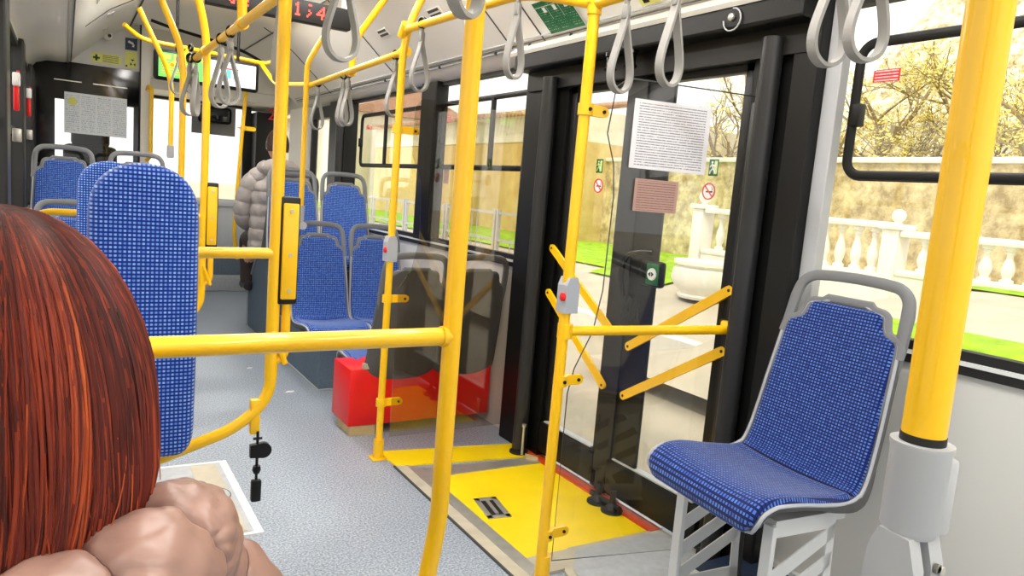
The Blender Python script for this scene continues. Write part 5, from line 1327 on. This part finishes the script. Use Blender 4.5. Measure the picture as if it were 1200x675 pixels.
grass_patch([(5.15, -2), (5.75, 3.7)], 'strip of green grass seen at the lower edge of the near right window', .04)
grass_patch([(8.15, -4), (8.43, 4.7)], 'narrow grass edge along the foot of the white balustrade', .02)
grass_patch([(7.2, 5.3), (8.3, 6.2)], 'small grass patch seen between the yellow bars of the rear door leaf', .03)
# rubble wall
def wall_obj(name, x, y0, y1, z0, z1, m, lab, cap=True, th=.35):
    t = thing(name, lab, 'wall', (x, y0, 0)); k = MB(); k.box((0, 0, z0), (th, y1-y0, z1)); k.build('masonry', m, t, False)
    if cap: k = MB(); k.box((-.06, 0, z1), (th+.06, y1-y0, z1+.10), .02); k.build('coping', 'kerb', t)
    return t
wall_obj('rubble_wall', 12, -12, 14.8, -.3, 2.3, 'rubble', 'rough rubble garden wall behind the white balustrade')
# tan building
bd = thing('tan_building', 'tan plastered building with tiled roof seen through the second window', 'building', (11.0, 14.8, 0))
k = MB(); k.box((0, 0, -.3), (6, 14, 2.75)); k.build('tan_wall', 'tan', bd, False)
k = MB(); k.box((-.03, 0, 2.75), (6, 14, 3.55)); k.build('upper_wall', 'cream', bd, False)
k = MB()
for i in range(70): k.tube([(-.35, i*.2+.1, 3.50), (2.6, i*.2+.1, 4.05)], .08, 8)
k.build('tile_roof', 'tile', bd)
k = MB(); k.box((-.2, 7.6, -.3), (.1, 8.3, 3.9)); k.build('brick_pier', 'brick', bd, False)
bd2 = thing('cream_building', 'pale building far ahead behind the farthest vent window', 'building', (10, 29.5, 0)); k = MB(); k.box((0, 0, -.3), (6, 22, 4.2)); k.build('plaster_wall', 'cream', bd2, False)
k = MB(); k.prism([(-.3, 4.2), (3, 5.4), (6.3, 4.2)], (-.2, 22.2), lambda u, v, w: (u, w, v)); k.build('roof', 'tile', bd2, False)
tag(MB().cyl((10.2, 19.4, -.3), (10.2, 19.4, 5), .16).build('street_post', 'pole_grey'), 'grey concrete post before the tan building', 'post')
# metal railing, panel by panel
rl = None
for i in range(9):
    y = 8.9+i*2.0
    if rl is None:
        rl = thing('street_railing', 'grey street railing panel', 'railing', (6.45, y, -.12), 0, 'street railing panels')
        k = MB(); k.box((-.03, -.03, -.1), (.03, .03, 1.08)); k.box((-.03, 1.85, -.1), (.03, 1.91, 1.08)); k.build('posts', 'rail_metal', rl, False)
        k = MB()
        for z in (1.02, .55, .12): k.box((-.02, 0, z-.02), (.02, 1.88, z+.02))
        k.build('horizontal_bars', 'rail_metal', rl, False)
        k = MB()
        for q in (.45, .65, .85, 1.05, 1.25, 1.45): k.cyl((0, q, .12), (0, q, 1.02 if q in (.65, .85, 1.05) else .55), .012, 8)
        k.build('upright_bars', 'rail_metal', rl, False); o = rl
    else: o = copy_tree(rl)
    o.location = (6.45, y, -.12); o['label'] = 'grey street railing panel on the pavement beyond the windows'
# balustrade: posts with balls, rails, balusters
bprof = [(.075, 0), (.075, .04), (.05, .05), (.045, .07), (.065, .12), (.075, .18), (.06, .26), (.038, .33), (.034, .38), (.05, .41), (.04, .43), (.07, .45), (.07, .49)]
pr = None; bals = []
def baluster(x, y, z, par):
    o = bpy.data.objects.new('baluster', bmesh_b); col.objects.link(o); o.parent = par; o.location = (x, y, z); return o
tmpb = MB().lathe(bprof, (0, 0, 0), 12).build('balproto', 'stone'); bmesh_b = tmpb.data; bpy.data.objects.remove(tmpb)
secs = [(5.0, 7.9), (1.9, 4.8), (-1.2, 1.7), (-4.3, -1.4)]
for i, (y0, y1) in enumerate(secs):
    zb, zt = ((.55, 1.28), (.62, 1.19), (.62, 1.19), (.62, 1.19))[i]
    t = thing('balustrade', ('white stone balustrade section behind the rear door leaf', 'white stone balustrade section seen over the blue sideways seat', 'white stone balustrade section right of the nearest pole', 'white stone balustrade section beyond the right edge of the window')[i], 'balustrade', (8.55, y0, 0))
    k = MB(); k.box((-.12, 0, zb+.02), (.12, y1-y0, zb+.10), .02); k.box((-.10, 0, zb-.45), (.10, y1-y0, zb+.021)); k.build('base_rail', 'stone', t)
    k = MB(); k.box((-.12, 0, zt-.08), (.12, y1-y0, zt), .02); k.build('top_rail', 'stone', t)
    q = .16
    while q < y1-y0-.05: baluster(0, q, zb+.10, t).scale = (.9, .9, (zt-.08-zb-.10)/.49); q += .225
for i, y in enumerate((8.02, 4.9, 1.8, -1.3)):
    t = thing('stone_post', ('white stone post with ball finial behind the door button', 'white stone post with ball finial above the blue sideways seat', 'white stone post with ball finial hidden by the nearest pole', 'white stone post with ball finial beyond the window edge')[i], 'post', (8.55, y, 0), 0, 'balustrade posts')
    zt = (1.26, 1.19, 1.19, 1.19)[i]; br = (.1, .08, .08, .08)[i]
    k = MB(); k.box((-.14, -.10, -.1), (.14, .10, zt), .01); k.build('shaft', 'stone', t); k = MB(); k.box((-.18, -.14, zt), (.18, .14, zt+.07), .015); k.build('cap', 'stone', t)
    k = MB(); k.lathe([(.05, 0), (.04, .03)]+[(br*sin(a/10*pi), br+.02-br*cos(a/10*pi)) for a in range(1, 10)]+[(.005, 2*br+.02)], (0, 0, zt+.07), 18); k.build('ball', 'stone', t)
# carved planter
t = thing('stone_planter', 'carved white stone planter behind the rear door leaf', 'planter', (7.6, 6.95, 0))
zg = ground_z(7.6, 6.95)
k = MB(); vs = []; seg = 48; pp = [(.36, 0), (.38, .04), (.34, .07), (.40, .14), (.46, .26), (.44, .40), (.40, .44), (.46, .47), (.46, .52), (.38, .52), (.34, .44)]
for i, (r, h) in enumerate(pp):
    for j in range(seg):
        a = 2*pi*j/seg; rr = r+(.02*abs(sin(6*a)) if 2 < i < 6 else 0); vs.append((rr*cos(a), rr*sin(a), zg+h))
k.add(vs, [(i*seg+j, i*seg+(j+1) % seg, (i+1)*seg+(j+1) % seg, (i+1)*seg+j) for i in range(len(pp)-1) for j in range(seg)]+[tuple(range((len(pp)-1)*seg, len(pp)*seg))]); k.build('bowl', 'stone', t)
# trees
def tree(x, y, lab, seed, h=7, lean=0, buds=2600, spread=1.0):
    rt = random.Random(seed); t = thing('bare_tree', lab, 'tree', (x, y, .1), 0, 'budding trees beyond the rubble wall'); mb = MB(); tips = []
    def grow(p, d, L, r, lv):
        n = 4; P = [p]; dd = d.copy()
        for k in range(n):
            dd = (dd+Vector((rt.gauss(0, .16), rt.gauss(0, .16), rt.gauss(.02, .10)))).normalized(); P.append(P[-1]+dd*L/n)
        mb.tube(P, [r*(1-.45*k/n) for k in range(n+1)], 5 if lv < 2 else 3, cap=False)
        if lv >= 2: tips.extend(P[1:])
        if lv == 4: return
        for k in range(rt.choice((3, 4)) if lv else 6):
            q = rt.uniform(.3, 1); b = P[min(n, int(q*n)+0)]
            nd = (dd+Vector((rt.gauss(0, .75)*spread, rt.gauss(0, .75)*spread, rt.gauss(.05, .45)))).normalized(); grow(b, nd, L*rt.uniform(.5, .72), r*.5, lv+1)
    grow(Vector((0, 0, 0)), Vector((lean, 0, 1)).normalized(), h*.42, .13, 0)
    mb.build('branches', 'bark', t)
    lf = MB()
    for i in range(buds):
        p = rt.choice(tips)+Vector((rt.gauss(0, .10), rt.gauss(0, .10), rt.gauss(0, .10))); s = rt.uniform(.02, .06)
        a = Vector((rt.gauss(0, 1), rt.gauss(0, 1), rt.gauss(0, 1))).normalized(); b = a.orthogonal().normalized(); lf.add([p-a*s, p+b*s*.6, p+a*s, p-b*s*.6], [(0, 1, 2, 3)])
    lf.build('buds', 'bud', t, fix=False)
for i, (x, y, h, bd_, sd) in enumerate(((13.4, 12.6, 8, 1500, 1), (13.2, 9.6, 8.5, 2600, 2), (14.5, 7.4, 8, 3000, 3), (13.0, 5.4, 7.5, 3000, 4), (14.4, 3.2, 8, 3600, 5), (13.2, 1.2, 7.5, 3400, 6), (15.5, -1.2, 8, 3000, 7), (17, 5.8, 9, 3000, 8), (17.5, 1.2, 9, 3000, 9), (16.5, 10.5, 9, 2500, 10), (17, 14.2, 8, 1500, 12))):
    tree(x+1.2, y, ('budding tree behind the wall, seen left of the paper notice', 'budding tree behind the wall, seen at the door pole side of the notice', 'budding tree with yellow buds seen through the rear door leaf', 'budding tree seen behind the dark rear door post', 'densely budding tree seen in the left part of the near window', 'densely budding tree seen around the nearest pole', 'budding tree at the right edge of the near window', 'farther budding tree behind the rear door leaf', 'farther budding tree behind the near window', 'farther budding tree behind the paper notice', 'farthest budding tree beside the tan building')[i], sd, h, 0, bd_*2)

M['scrub'] = plaster('dry scrub slope', srgb(168, 150, 104), srgb(250, 244, 220), 3.2)
def hill(x, y):
    e = min(1, max(0, (x-16.5)/9)); f = 1-min(1, max(0, (y-13)/6)); f = f*f*(3-2*f); return -.3+e*11*f+.25*sin(x*1.7)*cos(y*1.3)
terrain('hillside', 16, 34, -14, 24, 'scrub', 0, 50, 70, hill)
# ================================================================== LIGHT
w = bpy.data.worlds.new('sky'); sc.world = w; w.use_nodes = True; N = w.node_tree.nodes; L = w.node_tree.links; N.clear()
o = N.new('ShaderNodeOutputWorld'); b = N.new('ShaderNodeBackground'); L.new(b.outputs[0], o.inputs[0])
b.inputs[0].default_value = (1.0, .985, .96, 1); b.inputs[1].default_value = .95
sd = bpy.data.lights.new('sun', 'SUN'); sd.energy = 1.1; sd.angle = R(6); sd.color = (1, .94, .82); so = bpy.data.objects.new('sun', sd); col.objects.link(so)
so.rotation_euler = (R(38), 0, R(-75)); so.location = (0, 0, 8)
so.rotation_euler = Vector((.55, .25, -.9)).to_track_quat('-Z', 'Y').to_euler()
vs_ = sc.view_settings; sc.display_settings.display_device = 'sRGB'; vs_.view_transform = 'Standard'; vs_.look = 'None'; vs_.exposure = 1.0; vs_.gamma = 1; vs_.use_curve_mapping = False
